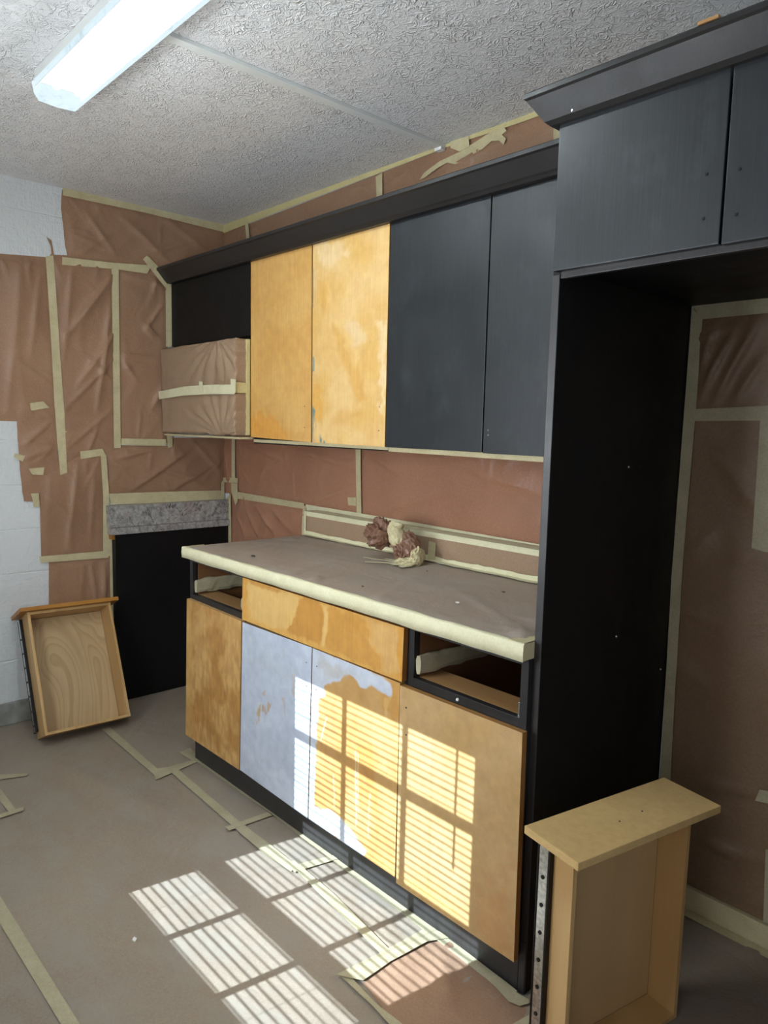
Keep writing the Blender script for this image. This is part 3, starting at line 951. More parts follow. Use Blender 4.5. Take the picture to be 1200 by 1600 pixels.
# ================================================================ countertop wrapped in paper
ct = empty('countertop', (1.72, -.35, .875), 'countertop masked with brown paper and cream tape', 'countertop')
CX0, CX1, CYF = .862, 2.5725, -.700
box('slab', (CX0+.003, CYF+.003, .876), (CX1-.001, -.004, .912), 'granite', ct, .002)
box('backsplash', (CX0+.002, -.079, .9135), (CX1-.001, -.003, 1.024), 'kraft_counter', ct, .004)
sheet('paper_cover', 'C', [(CX0, CYF), (CX1, CYF), (CX1, -.081), (CX0, -.081)], 'kraft_counter', off=-.0015, grid=.014, amp=.0035,
      creases=[(*[(2.054,-0.772),(2.018,-0.359)], .02, .004), (*[(1.872,-0.39),(2.065,-0.781)], .02, .003), (*[(2.018,-0.359),(2.568,-0.638)], .02, .004),
               (*[(1.571,-0.801),(1.451,-0.256)], .03, .003), (*[(2.076,-0.881),(2.436,-0.672)], .03, .003), (*[(1.14,-0.696),(1.012,-0.348)], .03, .003)], nz=(2.2, 4.5, .25), seed=5, parent=ct, fade=.04)
sheet('splash_paper', 'S', [(CX0+.003, .915), (CX1-.002, .915), (CX1-.002, 1.02), (CX0+.003, 1.02)], 'kraft_dusty', off=.001, grid=.012, amp=.003, seed=8, parent=ct, nz=(5, 14, 0))
def front_tape(name, seed, z0, z1, y, wav, x0=CX0-.001, x1=CX1+.001, mat='tape_pale'):
    bm = bmesh.new()
    N = 140
    up, dn, upb, dnb = [], [], [], []
    for i in range(N+1):
        x = x0+(x1-x0)*i/N
        a = noise.noise(Vector((x*9, seed, 0)))*wav
        b = noise.noise(Vector((x*7, seed+5, 0)))*wav*.7
        c = noise.noise(Vector((x*16, seed+9, 0)))*.0012
        up.append(bm.verts.new((x, y+c, z1-.001)))
        dn.append(bm.verts.new((x, y-c, z0+b)))
        upb.append(bm.verts.new((x, y+.014+a*2.2, z1+.0022)))
        dnb.append(bm.verts.new((x, y+.001-c, z0+b)))
    mid = [bm.verts.new((v.co.x, y-.0014+noise.noise(Vector((v.co.x*22, seed+2, 0)))*.002, (z0+z1)/2)) for v in up]
    top = [bm.verts.new((v.co.x, y+.0025, z1+.0018)) for v in up]
    for i in range(N):
        for p, q in ((dn, mid), (mid, up), (up, top), (top, upb), (dnb, dn)):
            bm.faces.new((p[i], p[i+1], q[i+1], q[i]))
    bmesh.ops.recalc_face_normals(bm, faces=bm.faces)
    return from_bm(name, bm, mat, ct, True)
front_tape('edge_tape', 2, .8725, .915, CYF-.0015, .004)
# tape round the two ends of the front edge
boxes('end_tape', [((CX1, CYF, .875), (CX1+.0015, PYF-.004, .9165))], 'tape', ct, 0)
boxes('end_tape', [((CX0-.0015, CYF, .875), (CX0, -.60, .9165))], 'tape', ct, 0)
strip('C', [(CX1-.05, CYF+.002), (CX1, CYF+.002), (CX1, -.62), (CX1-.02, -.62)], ct, 'tape', off=.0032)
# splash: ledge tape along the top, foot tape along the counter joint
boxes('ledge_tape', [((CX0-.001, -.082, 1.004), (CX1, -.0795, 1.0265)), ((CX0-.001, -.082, 1.0245), (CX1, -.012, 1.0265))], 'tape_pale', ct, .0008)
strip('S', ragged([(CX0, .913), (CX1, .913), (CX1, .936), (CX0, .934)], .03, .006, 4), ct, 'tape_pale', off=.0042, lift=.002)
strip('C', ragged([(CX0+.02, -.108), (1.5, -.104), (1.75, -.118), (2.1, -.112), (2.4, -.108), (CX1, -.104), (CX1, -.080), (CX0, -.080)], .03, .008, 6), ct, 'tape_pale', off=.0035, lift=.002)
strip('S', [(CX0-.001, .914), (CX0+.012, .914), (CX0+.012, 1.026), (CX0-.001, 1.026)], ct, 'tape_pale', off=.004)
# vertical tape on the splash behind the tap
strip('S', [(1.666,0.991),(1.703,0.988),(1.699,0.914),(1.662,0.913)], ct, 'tape', off=.006)
rehome(ct)

# ================================================================ masking paper on the walls
def papers(name, plane, poly, mat, label, tapes=(), tmat='tape', toff=.0095, **kw):
    o = sheet(name, plane, poly, mat, label=label, cat='paper', **kw)
    for i, t in enumerate(tapes):
        if isinstance(t, tuple):
            strip(t[0], t[1], o, t[2] if len(t) > 2 else tmat, off=t[3] if len(t) > 3 else toff, seed=i*3.7+len(label))
        else:
            strip(plane, t, o, tmat, off=toff+.0004*i, seed=i*3.7+len(label))
    return o

# --- left wall
papers('masking_paper', 'L', [(-0.838,2.466),(0.001,2.466),(0,2.045),(-0.327,2.036),(-0.442,2.177),(-0.597,2.158),(-0.823,2.174),(-0.833,2.235),(-0.839,2.314),(-0.846,2.383)], 'kraft',
    'brown masking paper sheet taped under the ceiling on the left wall',
    [[(-0.838,2.474),(-0.008,2.477),(-0.008,2.434),(-0.447,2.443),(-0.839,2.438)]],
    amp=.009, nz=(3.5, 5, .6), seed=1, rag=.003, off=.001, tmat='tape',
    creases=[(*[(-0.744,2.39),(-0.596,2.212)], .02, .010), (*[(-0.561,2.398),(-0.325,2.227)], .03, .012), (*[(-0.397,2.462),(-0.078,2.3)], .03, .010), (*[(-0.779,2.181),(-0.53,2.375)], .015, .006), (*[(-0.484,2.231),(-0.189,2.346)], .015, .007)])
papers('masking_paper', 'L', [(-1.259,2.121),(-0.906,2.154),(-0.883,2.158),(-0.875,1.407),(-1.287,1.409)], 'kraft', 'wide brown masking paper sheet at the left edge, hanging from the white wall',
    [], amp=.010, nz=(5, 1.6, .15), seed=2, off=.002,
    creases=[(*[(-1.033,2.083),(-1.107,1.459)], .05, .012), (*[(-0.952,2.068),(-1.005,1.693)], .03, .008), (*[(-0.911,1.584),(-1.073,1.688)], .02, .006)])
papers('masking_paper', 'L', [(-0.906,2.154),(-0.894,2.173),(-0.896,2.204),(-0.914,2.243),(-0.892,2.23),(-0.887,2.203),(-0.883,2.169),(-0.826,2.176),(-0.591,2.177),(-0.595,1.286),(-0.679,1.249),(-0.772,1.25),(-0.864,1.181),(-0.884,1.317),(-0.896,1.702)], 'kraft', 'tall brown masking paper sheet between the first two vertical tape strips',
    [[(-0.922,2.154),(-0.889,2.163),(-0.878,1.936),(-0.87,1.704),(-0.859,1.467),(-0.858,1.422),(-0.853,1.171),(-0.885,1.16),(-0.895,1.317),(-0.902,1.487),(-0.91,1.817)], [(-0.849,2.164),(-0.61,2.177),(-0.418,2.196),(-0.439,2.152),(-0.598,2.149),(-0.85,2.129)], [(-0.868,1.371),(-0.847,1.364),(-0.868,1.356)]],
    amp=.010, nz=(4, 2.4, -.5), seed=3, off=.003,
    creases=[(*[(-0.614,2.12),(-0.832,1.825)], .03, .018), (*[(-0.61,1.847),(-0.794,1.59)], .025, .016), (*[(-0.633,1.966),(-0.706,1.472)], .018, .014), (*[(-0.856,1.467),(-0.612,1.724)], .018, .010), (*[(-0.846,1.287),(-0.627,1.475)], .018, .008), (*[(-0.615,1.6),(-0.731,1.715)], .010, .010), (*[(-0.81,2.119),(-0.856,1.705)], .03, .010)])
papers('masking_paper', 'L', [(-0.585,2.163),(-0.415,2.169),(-0.326,2.116),(-0.336,1.312),(-0.592,1.312)], 'kraft', 'narrow brown masking paper sheet beside the corner wall cabinet',
    [[(-0.441,2.239),(-0.461,2.218),(-0.344,2.098),(-0.323,2.075),(-0.305,2.135),(-0.427,2.232)], [(-0.62,2.149),(-0.585,2.154),(-0.591,1.286),(-0.625,1.286)], [(-0.344,2.082),(-0.309,2.141),(-0.309,1.807),(-0.344,1.803)], [(-0.588,1.334),(-0.35,1.332),(-0.351,1.296),(-0.589,1.302)], [(-0.35,1.379),(-0.314,1.379),(-0.315,1.292),(-0.34,1.286)]],
    amp=.009, nz=(5, 4, .3), seed=4, off=.002,
    creases=[(*[(-0.566,2.127),(-0.351,2.097)], .02, .010), (*[(-0.37,1.999),(-0.456,1.879)], .012, .014), (*[(-0.456,1.879),(-0.406,1.836)], .010, .012), (*[(-0.372,1.839),(-0.456,1.91)], .012, .010), (*[(-0.58,1.742),(-0.407,1.74)], .010, .010), (*[(-0.58,1.727),(-0.494,1.607)], .012, .008), (*[(-0.357,1.615),(-0.428,1.481)], .02, .012)])
papers('masking_paper', 'L', [(-1.069,1.475),(-0.902,1.484),(-0.888,1.16),(-0.969,1.162),(-0.981,1.037),(-1.048,1.043),(-1.06,1.171),(-1.064,1.287)], 'kraft', 'torn brown masking paper flap with small tape tabs on the left wall',
    [[(-1.01,1.491),(-0.953,1.502),(-0.925,1.474),(-1.007,1.457)], [(-1.081,1.264),(-1.038,1.252),(-1.05,1.226),(-1.087,1.247)], [(-1.024,1.193),(-0.956,1.198),(-0.963,1.162),(-1.011,1.166)], [(-1.019,1.078),(-0.985,1.079),(-0.983,1.016),(-1.007,1.017)]],
    amp=.008, nz=(3, 5, .4), seed=5, rag=.004, off=.006,
    creases=[(*[(-1.059,1.287),(-0.916,1.406)], .02, .008), (*[(-0.978,1.228),(-0.89,1.317)], .02, .006)], toff=.011)
papers('masking_paper', 'L', [(-0.98,1.174),(-0.833,1.238),(-0.679,1.264),(-0.664,1.249),(-0.681,0.751),(-0.981,0.764),(-0.979,0.989)], 'kraft', 'brown masking paper sheet left of the granite strip on the white wall',
    [[(-0.79,1.271),(-0.682,1.283),(-0.667,1.252),(-0.788,1.234)], [(-0.692,1.249),(-0.664,1.255),(-0.655,1.065),(-0.655,0.749),(-0.691,0.746),(-0.684,1.059)], [(-0.991,0.78),(-0.664,0.776),(-0.665,0.74),(-0.984,0.749)]],
    amp=.008, nz=(6, 2.4, .1), seed=6, off=.004,
    creases=[(*[(-0.803,1.225),(-0.859,0.826)], .03, .010), (*[(-0.728,1.162),(-0.751,0.848)], .02, .008)], toff=.009)
papers('masking_paper', 'L', [(-0.946,0.754),(-0.665,0.756),(-0.632,0.753),(-0.628,0.308),(-0.957,0.369)], 'kraft', 'short brown masking paper sheet behind the leaning drawer',
    [[(-0.656,0.853),(-0.627,0.853),(-0.632,0.275),(-0.662,0.281)]], amp=.008, nz=(7, 2, .1), seed=7, off=.002,
    creases=[(*[(-0.754,0.72),(-0.727,0.523)], .012, .010), (*[(-0.691,0.713),(-0.686,0.517)], .010, .010)])
papers('masking_paper', 'L', [(-0.669,1.274),(-0.592,1.299),(-0.336,1.296),(-0.314,1.339),(-0.002,1.341),(-0.003,1.029),(-0.658,1.052)], 'kraft', 'brown masking paper band above the granite strip',
    [[(-0.655,1.061),(-0.347,1.058),(-0.009,1.05),(-0.009,0.993),(-0.646,1.007)], [(-0.029,1.094),(-0.008,1.115),(-0.009,1.015),(-0.029,1.023)]],
    amp=.009, nz=(4, 3, -.6), seed=8, off=.001,
    creases=[(*[(-0.648,1.223),(-0.379,1.286)], .015, .010), (*[(-0.554,1.06),(-0.198,1.285)], .02, .012), (*[(-0.347,1.051),(-0.024,1.214)], .02, .010), (*[(-0.45,1.188),(-0.025,1.073)], .02, .009), (*[(-0.197,1.319),(-0.024,1.144)], .015, .010)])
# --- back wall above the cabinets
papers('masking_paper', 'B', [(-0.004,2.453),(0.246,2.434),(0.265,2.21),(-0.006,2.214)], 'kraft', 'small brown masking paper sheet in the corner above the cabinets', [], amp=.006, seed=9, off=.001)
papers('masking_paper', 'B', [(0.246,2.434),(1.251,2.454),(1.262,2.251),(0.265,2.21)], 'kraft', 'brown masking paper sheet above the orange doors, under the ceiling',
    [[(0.222,2.455),(0.255,2.448),(0.277,2.303),(0.247,2.308)]], amp=.006, nz=(2.5, 6, .3), seed=10, off=.001,
    creases=[(*[(0.931,2.473),(1.23,2.383)], .02, .008), (*[(1.106,2.449),(1.211,2.362)], .01, .006)])
papers('masking_paper', 'B', [(1.251,2.454),(1.635,2.462),(2.011,2.476)]+[(2.57,2.469),(2.57,2.15)]+[(1.262,2.251)], 'kraft', 'brown masking paper sheet above the black doors with torn tape hanging',
    [[(1.228,2.442),(1.267,2.448),(1.276,2.298),(1.24,2.305)],
     ('B', [(-0.008,2.48),(1.265,2.488),(1.634,2.489),(2.01,2.486)]+[(2.57,2.4705),(2.57,2.432)]+[(2.022,2.453),(1.62,2.459),(1.267,2.453),(0.642,2.444),(0.005,2.428)], 'tape_green', .0065),
     ('B', [(1.483,2.371),(1.509,2.393),(1.589,2.416),(1.691,2.425),(1.769,2.441),(1.821,2.453),(1.889,2.459),(1.903,2.44),(1.882,2.433),(1.902,2.415),(1.892,2.397),(1.871,2.417),(1.837,2.424),(1.797,2.408),(1.732,2.398),(1.671,2.385),(1.628,2.402),(1.583,2.395),(1.517,2.375)], 'tape', .010),
     ('B', [(1.638,2.475),(1.732,2.468),(1.737,2.43),(1.691,2.425),(1.646,2.448)], 'tape', .012),
     ('B', [(2.095,2.409),(2.123,2.395),(2.125,2.274),(2.1,2.28)], 'tape', .009)],
    amp=.006, nz=(2.5, 5, .4), seed=11, off=.001,
    creases=[(*[(1.623,2.388),(1.807,2.392)], .015, .008), (*[(1.734,2.362),(1.747,2.407)], .012, .006)])
# --- back wall between worktop and cabinets
papers('masking_paper', 'B', [(-0.01,1.397),(0.108,1.399),(0.127,1.039),(-0.011,1.035)], 'kraft_dark', 'narrow brown masking paper strip in the corner beside the tape cross',
    [[(0.092,1.392),(0.125,1.393),(0.128,1.116),(0.091,1.114)], [(-0.008,1.121),(0.16,1.129),(0.154,1.101),(-0.008,1.096)], [(0.088,1.099),(0.154,1.097),(0.154,1),(0.134,0.98),(0.088,1.05)]], amp=.010, nz=(9, 3, 0), seed=12, off=.001,
    creases=[(*[(0.007,1.285),(0.061,1.076)], .01, .012)])
papers('masking_paper', 'B', [(0.115,1.399),(1.146,1.383),(1.161,1.023),(0.758,1.03),(0.127,1.036)], 'kraft_dark', 'brown masking paper sheet on the back wall, left half under the wall cabinets',
    [[(0.141,1.054),(0.758,1.048),(0.753,1.02),(0.154,1.017)], [(1.083,1.104),(1.141,1.109),(1.142,1.072),(1.089,1.07)]],
    amp=.008, nz=(3, 5, .2), seed=13, off=.001,
    creases=[(*[(0.192,1.326),(0.551,1.241)], .02, .010), (*[(0.606,1.307),(1.119,1.241)], .03, .010), (*[(0.768,1.037),(1.122,1.156)], .02, .008), (*[(0.319,1.062),(0.437,1.236)], .02, .006)])
papers('masking_paper', 'B', [(1.146,1.383)]+[(2.57,1.352),(2.57,.99)]+[(1.161,1.023)], 'kraft_dark', 'brown masking paper sheet on the back wall behind the wrapped tap',
    [[(1.129,1.377),(1.163,1.377),(1.18,1.017),(1.147,1.036)],
     ('B', [(0.773,1.044),(1.147,1.042),(1.615,1.038),(2.101,1.032)]+[(2.57,1.034),(2.57,.995)]+[(2.103,0.998),(1.616,1),(1.148,1.005),(0.784,1.005)], 'tape_pale', .010)],
    amp=.008, nz=(2.5, 4, .15), seed=14, off=.001,
    creases=[(*[(1.181,1.328),(1.387,1.229)], .03, .010), (*[(1.461,1.286),(1.86,1.329)], .03, .010), (*[(1.738,1.276),(2.093,1.207)], .04, .009), (*[(1.314,1.061),(1.677,1.173)], .03, .006)])
papers('masking_paper', 'B', [(.05, .45), (.80, .45), (.862, .9), (.80, 1.035), (.05, 1.09)], 'kraft_dark', 'creased brown masking paper behind the empty stove gap',
    [[(0.033,1.003),(0.081,1.042),(0.087,0.766),(0.039,0.759)], [(0.748,1.035),(0.774,1.037),(0.769,0.875),(0.74,0.868)]],
    amp=.009, nz=(7, 3, -.5), seed=15, off=.0005,
    creases=[(*[(0.127,0.941),(0.225,0.812)], .012, .010), (*[(0.225,0.968),(0.35,0.828)], .012, .012), (*[(0.319,0.994),(0.499,0.863)], .015, .012), (*[(0.468,0.992),(0.638,0.897)], .02, .008)])
# --- fridge bay
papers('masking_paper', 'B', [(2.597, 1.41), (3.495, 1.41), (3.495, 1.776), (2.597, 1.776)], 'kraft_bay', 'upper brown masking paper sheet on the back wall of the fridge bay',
    [[(2.598,1.782),(2.976,1.785),(2.98,1.744),(2.8,1.743),(2.63,1.743)], [(2.617,1.491),(3.013,1.509),(3.017,1.466),(2.823,1.461),(2.629,1.458)]],
    tmat='tape_floor', amp=.010, nz=(5, 2.5, .7), seed=16, off=.001,
    creases=[(*[(2.646,1.527),(2.721,1.699)], .02, .018), (*[(2.683,1.508),(2.786,1.728)], .025, .018), (*[(2.641,1.599),(2.667,1.721)], .015, .014), (*[(2.736,1.508),(2.802,1.626)], .02, .012)])
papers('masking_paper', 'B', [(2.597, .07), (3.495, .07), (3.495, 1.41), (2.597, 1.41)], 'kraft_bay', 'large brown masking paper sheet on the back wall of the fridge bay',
    [[(2.598,1.778),(2.63,1.745),(2.63,1.491),(2.624,1.062),(2.629,0.613),(2.642,0.022),(2.602,0.001),(2.6,0.442),(2.593,0.999),(2.595,1.398)], [(2.807,1.461),(2.839,1.462),(2.859,1.11),(2.847,1.109),(2.812,1.115)],
     [(2.885,0.448),(2.927,0.457),(2.93,0.421),(2.876,0.412)], [(2.914,0.285),(2.94,0.297),(2.957,0.08),(2.924,0.075)]],
    tmat='tape_floor', amp=.008, nz=(3, 3, .5), seed=17, off=.001, grid=.016,
    creases=[(*[(2.675,1.383),(2.808,1.231)], .03, .012), (*[(2.731,1.349),(2.82,1.284)], .02, .008), (*[(2.643,1.065),(2.71,1.148)], .03, .010), (*[(2.711,0.39),(2.887,0.434)], .012, .010), (*[(2.742,0.225),(2.916,0.239)], .012, .014), (*[(2.816,0.23),(2.856,0.171)], .02, .008)])
bb = structure(box('baseboard_back', (2.595, -.018, 0), (3.498, -.0005, .072), 'tape', None, .004))
strip('F', [(2.66, -.055), (3.45, -.05), (3.45, -.020), (2.66, -.020)], bb, 'tape', off=.006)

# ================================================================ floor paper
main_poly = [(.016, -2.43), (4.26, -2.43), (4.26, -.03), (3.53, -.03), (3.53, -.70), (3.49, -.70), (3.49, -.025), (2.60, -.025), (2.60, -.668), (.878, -.668), (.878, -.02), (.06, -.02), (.06, -.655), (.016, -.72)]
papers('floor_paper', 'F', main_poly, 'kraft_floor', 'large grey brown masking paper covering the floor',
    [[(1.302,-1.539),(1.981,-1.533),(1.951,-1.566),(1.435,-1.574)], [(0.515,-1.333),(0.583,-1.235),(0.602,-1.246),(0.561,-1.345)], [(0.621,-1.36),(0.665,-1.354),(0.846,-1.356),(0.849,-1.38),(0.704,-1.382)], [(0.844,-1.419),(0.845,-1.329),(0.872,-1.339),(0.872,-1.426)]],
    tmat='tape_floor', toff=.006, amp=.004, micro=3, nz=(1.2, 1.6, .4), seed=18, off=.0005, grid=.035, fade=.05,
    creases=[(*[(0.486,-1.167),(1.131,-0.962)], .05, .006), (*[(1.347,-1.152),(1.447,-1.393)], .06, .005), (*[(2.844,-0.027),(2.951,-0.057)], .02, .014), (*[(2.759,-0.042),(2.89,-0.053)], .03, .008), (*[(0.902,-1.087),(1.421,-0.886)], .05, .005)])
papers('floor_paper', 'F', [(0.859,-0.662),(0.915,-0.795),(1.426,-0.817),(1.635,-0.814),(1.97,-0.829),(2.259,-0.821),(2.318,-0.669),(2.387,-0.666)], 'kraft_floor', 'narrow masking paper strip on the floor along the black toe kick',
    [[(0.349,-0.847),(0.343,-0.809),(0.882,-0.826),(0.918,-0.859)], [(0.918,-0.859),(0.961,-0.874),(0.923,-0.66),(0.898,-0.644),(0.891,-0.788),(0.873,-0.827)], [(0.797,-0.689),(0.787,-0.633),(0.907,-0.643),(0.904,-0.683)],
     [(0.914,-0.797),(0.911,-0.764),(1.428,-0.782),(1.643,-0.781),(1.784,-0.782),(1.801,-0.814),(1.659,-0.825),(1.426,-0.817)], [(1.439,-0.84),(1.452,-0.672),(1.481,-0.672),(1.469,-0.842)],
     [(1.755,-0.794),(1.76,-0.772),(1.972,-0.781),(2.256,-0.814),(2.265,-0.844),(1.951,-0.814)], [(1.779,-0.798),(1.821,-0.651),(1.846,-0.655),(1.811,-0.812)], [(2.238,-0.983),(2.254,-0.852),(2.265,-0.691),(2.32,-0.644),(2.341,-0.651),(2.308,-0.715),(2.296,-0.844),(2.299,-0.943),(2.268,-0.965)]],
    tmat='tape_floor', toff=.0075, amp=.004, nz=(3, 3, .3), seed=19, off=.003, grid=.02,
    creases=[(*[(1.044,-0.674),(1.215,-0.715)], .02, .006), (*[(1.546,-0.675),(1.787,-0.634)], .02, .007), (*[(2.022,-0.722),(2.207,-0.685)], .02, .006)])
papers('floor_paper', 'F', [(2.299,-0.943),(2.292,-0.841),(2.307,-0.713),(2.336,-0.648),(2.429,-0.661),(2.59,-0.703),(2.634,-0.689),(2.762,-0.763),(2.562,-0.993)], 'kraft_red', 'reddish brown masking paper sheet on the floor in front of the right base cabinet',
    [[(2.239,-0.975),(2.251,-0.955),(2.38,-0.966),(2.454,-0.96),(2.569,-0.959),(2.54,-0.992),(2.371,-0.977)],
     [(0.846,-0.64),(1.436,-0.642),(1.945,-0.656),(2.334,-0.659),(2.579,-0.668),(2.592,-0.707),(2.503,-0.697),(2.207,-0.685),(1.771,-0.676),(1.473,-0.667),(0.913,-0.673)],
     [(2.542,-0.702),(2.551,-0.679),(2.616,-0.67),(2.624,-0.679),(2.614,-0.704),(2.587,-0.713)], [(2.636,-0.763),(2.648,-0.691),(2.68,-0.695),(2.693,-0.765)]],
    tmat='tape_floor', toff=.0075, amp=.006, nz=(3, 3, .8), seed=20, off=.004, grid=.02,
    creases=[(*[(2.377,-0.757),(2.514,-0.856)], .02, .006), (*[(2.444,-0.679),(2.582,-0.719)], .02, .010), (*[(2.41,-0.885),(2.535,-0.833)], .03, .006)])

# ================================================================ wrapped microwave
mw = empty('wrapped_microwave', (.39, -.2, 1.36), 'microwave wrapped in brown paper with a cream tape band', 'microwave')
X0, X1, Y0, Y1, Z0, Z1 = .034, .752, -.385, -.02, 1.368, 1.792
bm = bmesh.new()
add_box(bm, (X0, Y0, Z0), (X1, Y1, Z1), .012)
for ax, lo, hi in ((0, X0, X1), (1, Y0, Y1), (2, Z0, Z1)):
    x = lo+.009
    while x < hi-.004:
        co = [0, 0, 0]; no = [0, 0, 0]; co[ax] = x; no[ax] = 1
        bmesh.ops.bisect_plane(bm, geom=bm.faces[:]+bm.edges[:]+bm.verts[:], plane_co=co, plane_no=no, dist=1e-6)
        x += .009
def mwfold(p):
    u, v = (p.x-X0)/(X1-X0), (p.z-Z0)/(Z1-Z0)
    h = 0
    # folds fan out from the right corners towards the middle, few on the left
    for k, (cx, cz, amp_) in enumerate(((.80, 1.05, .010), (.86, -.02, .010))):
        dx, dz = u-cx, (v-cz)
        a = math.atan2(dz, dx)
        rr = math.hypot(dx, dz)
        w_ = math.exp(-((rr-.35)/.32)**2)
        h += amp_*w_*(abs(math.sin(a*11+noise.noise(Vector((a*3, rr*2, k)))*1.6))-.4)
    h *= 1.6*min(1, max(0, u*1.6-.25))*(1-.85*math.exp(-((v-.46-.0*u)/.10)**2))
    h += .004*(1-2*abs(noise.noise(Vector((u*4+v*2, v*2.5-u, 8)))))*(.4+u)
    h += .005*noise.noise(Vector((u*5, v*3.5, 2)))+.002*noise.noise(Vector((u*14, v*9, 5)))
    h += -.007*math.exp(-((v-.46)/.05)**2)
    return h
for v in bm.verts:
    n_ = v.co.copy()
    f = mwfold(v.co)
    if v.co.y < Y0+.02:
        v.co.y -= f
        if v.co.z < Z0+.02:
            v.co.z += .008*noise.noise(Vector((v.co.x*11, 0, 1)))
        if v.co.z > Z1-.02:
            v.co.z -= .006*(1-(v.co.x-X0)/(X1-X0))-.004*noise.noise(Vector((v.co.x*6, 0, 4)))
    if v.co.x > X1-.015:
        v.co.x += .5*f
for f in bm.faces: f.smooth = True
bmesh.ops.recalc_face_normals(bm, faces=bm.faces)
from_bm('paper_wrap', bm, 'kraft_dusty', mw, True)
PLANES['Q'] = (lambda u, v, h: Vector((u, -.385+.003-h, v)))
strip('Q', [(0.02,1.574),(0.296,1.593),(0.542,1.595),(0.759,1.59),(0.759,1.548),(0.542,1.552),(0.295,1.55),(0.027,1.535)], mw, 'tape_pale', off=.0100)
strip('Q', [(0.447,1.613),(0.483,1.609),(0.483,1.562),(0.446,1.565)], mw, 'tape_pale', off=.0125)
strip('Q', [(0.73,1.615),(0.775,1.611),(0.77,1.553),(0.733,1.557)], mw, 'tape_pale', off=.0125)
boxes('side_tape', [((.7535, -.388, 1.555), (.7620, -.315, 1.60)), ((.7535, -.334, 1.37), (.7630, -.317, 1.79))], 'tape_green', mw, .0005)
boxes('bottom_tape', [((.03, -.37, 1.352), (.76, -.30, 1.362))], 'tape', mw, .002)
rehome(mw)

# ================================================================ tap wrapped in paper and tape
def lump(name, c, r, mat, parent, seed, amp=.25, rot=(0, 0, 0), sub=3, fr_=1.6, pleats=5):
    bm = bmesh.new()
    bmesh.ops.create_icosphere(bm, subdivisions=sub, radius=1)
    R = Matrix.Rotation(rot[2], 3, 'Z') @ Matrix.Rotation(rot[1], 3, 'Y') @ Matrix.Rotation(rot[0], 3, 'X')
    for v in bm.verts:
        p = v.co.copy()
        w1 = noise.noise(p*1.3+Vector((seed, 2, 0)))
        w2 = noise.noise(p*1.3+Vector((0, seed, 5)))
        an = math.atan2(p.z, p.y)+w1*1.4
        ridge = abs(((an*pleats/math.pi+p.x*1.2*w2*3) % 2)-1)
        a = 1-2.4*abs(noise.noise(Vector((p.x*fr_+w1, p.y*fr_+w2, p.z*fr_+seed))))
        b = 1-2.6*abs(noise.noise(Vector((p.x*fr_*2.1+w2*2, p.y*fr_*2.1, p.z*fr_*2.1-seed))))
        k = 1+amp*(.75*(ridge-.5)+.55*a+.35*b)
        v.co = R @ Vector((p.x*r[0]*(1+amp*.3*a), p.y*r[1]*k, p.z*r[2]*k))+Vector(c)
    return from_bm(name, bm, mat, parent, False)
tp = empty('wrapped_tap', (1.72, -.19, .915), 'kitchen tap wrapped in crumpled brown paper and cream tape', 'tap')
lump('paper_wad', (1.528, -.215, 1.013), (.050, .046, .046), 'kraft_crumple', tp, 3.3, .50, (0, .25, -.2), 4, 1.8, 6)
lump('neck_tape', (1.618, -.208, 1.008), (.032, .030, .056), 'tape', tp, 5.1, .24, (0, -.42, 0), 4, 1.3, 4)
lump('tape_knot', (1.612, -.205, 1.050), (.030, .018, .016), 'tape', tp, 1.1, .25, (0, -.25, 0), 3)
lump('stem_paper', (1.686, -.198, .985), (.030, .026, .046), 'kraft_crumple', tp, 7.7, .45, (0, -.45, 0), 4, 1.7, 5)
lump('stem_paper', (1.650, -.218, .958), (.026, .022, .034), 'kraft_crumple', tp, 9.2, .45, (0, -.5, 0), 4, 1.7)
lump('stem_tape', (1.716, -.200, .948), (.022, .026, .032), 'tape', tp, 4.2, .40, (0, .1, 0), 4)
lump('base_tape', (1.684, -.217, .926), (.046, .034, .014), 'tape', tp, 6.6, .45, (0, 0, 0), 4)
for k, (a0, a1, L_, w_) in enumerate(((3.25, 3.1, .13, .016), (3.75, 3.9, .16, .012), (4.4, 4.5, .07, .025), (5.3, 5.2, .08, .03), (2.5, 2.4, .06, .02), (3.5, 3.4, .20, .006))):
    cx, cy = 1.685, -.215
    p0 = (cx+.03*math.cos(a0), cy+.03*math.sin(a0)); p1 = (cx+L_*math.cos(a1), cy+L_*math.sin(a1))
    nx_, ny_ = -(p1[1]-p0[1]), p1[0]-p0[0]
    l_ = math.hypot(nx_, ny_); nx_ /= l_; ny_ /= l_
    strip('C', [(p0[0]-nx_*w_, p0[1]-ny_*w_), (p1[0]-nx_*w_*.3, p1[1]-ny_*w_*.3), (p1[0]+nx_*w_*.3, p1[1]+ny_*w_*.3), (p0[0]+nx_*w_, p0[1]+ny_*w_)], tp, 'tape_pale', off=.004, lift=.004)
rehome(tp)

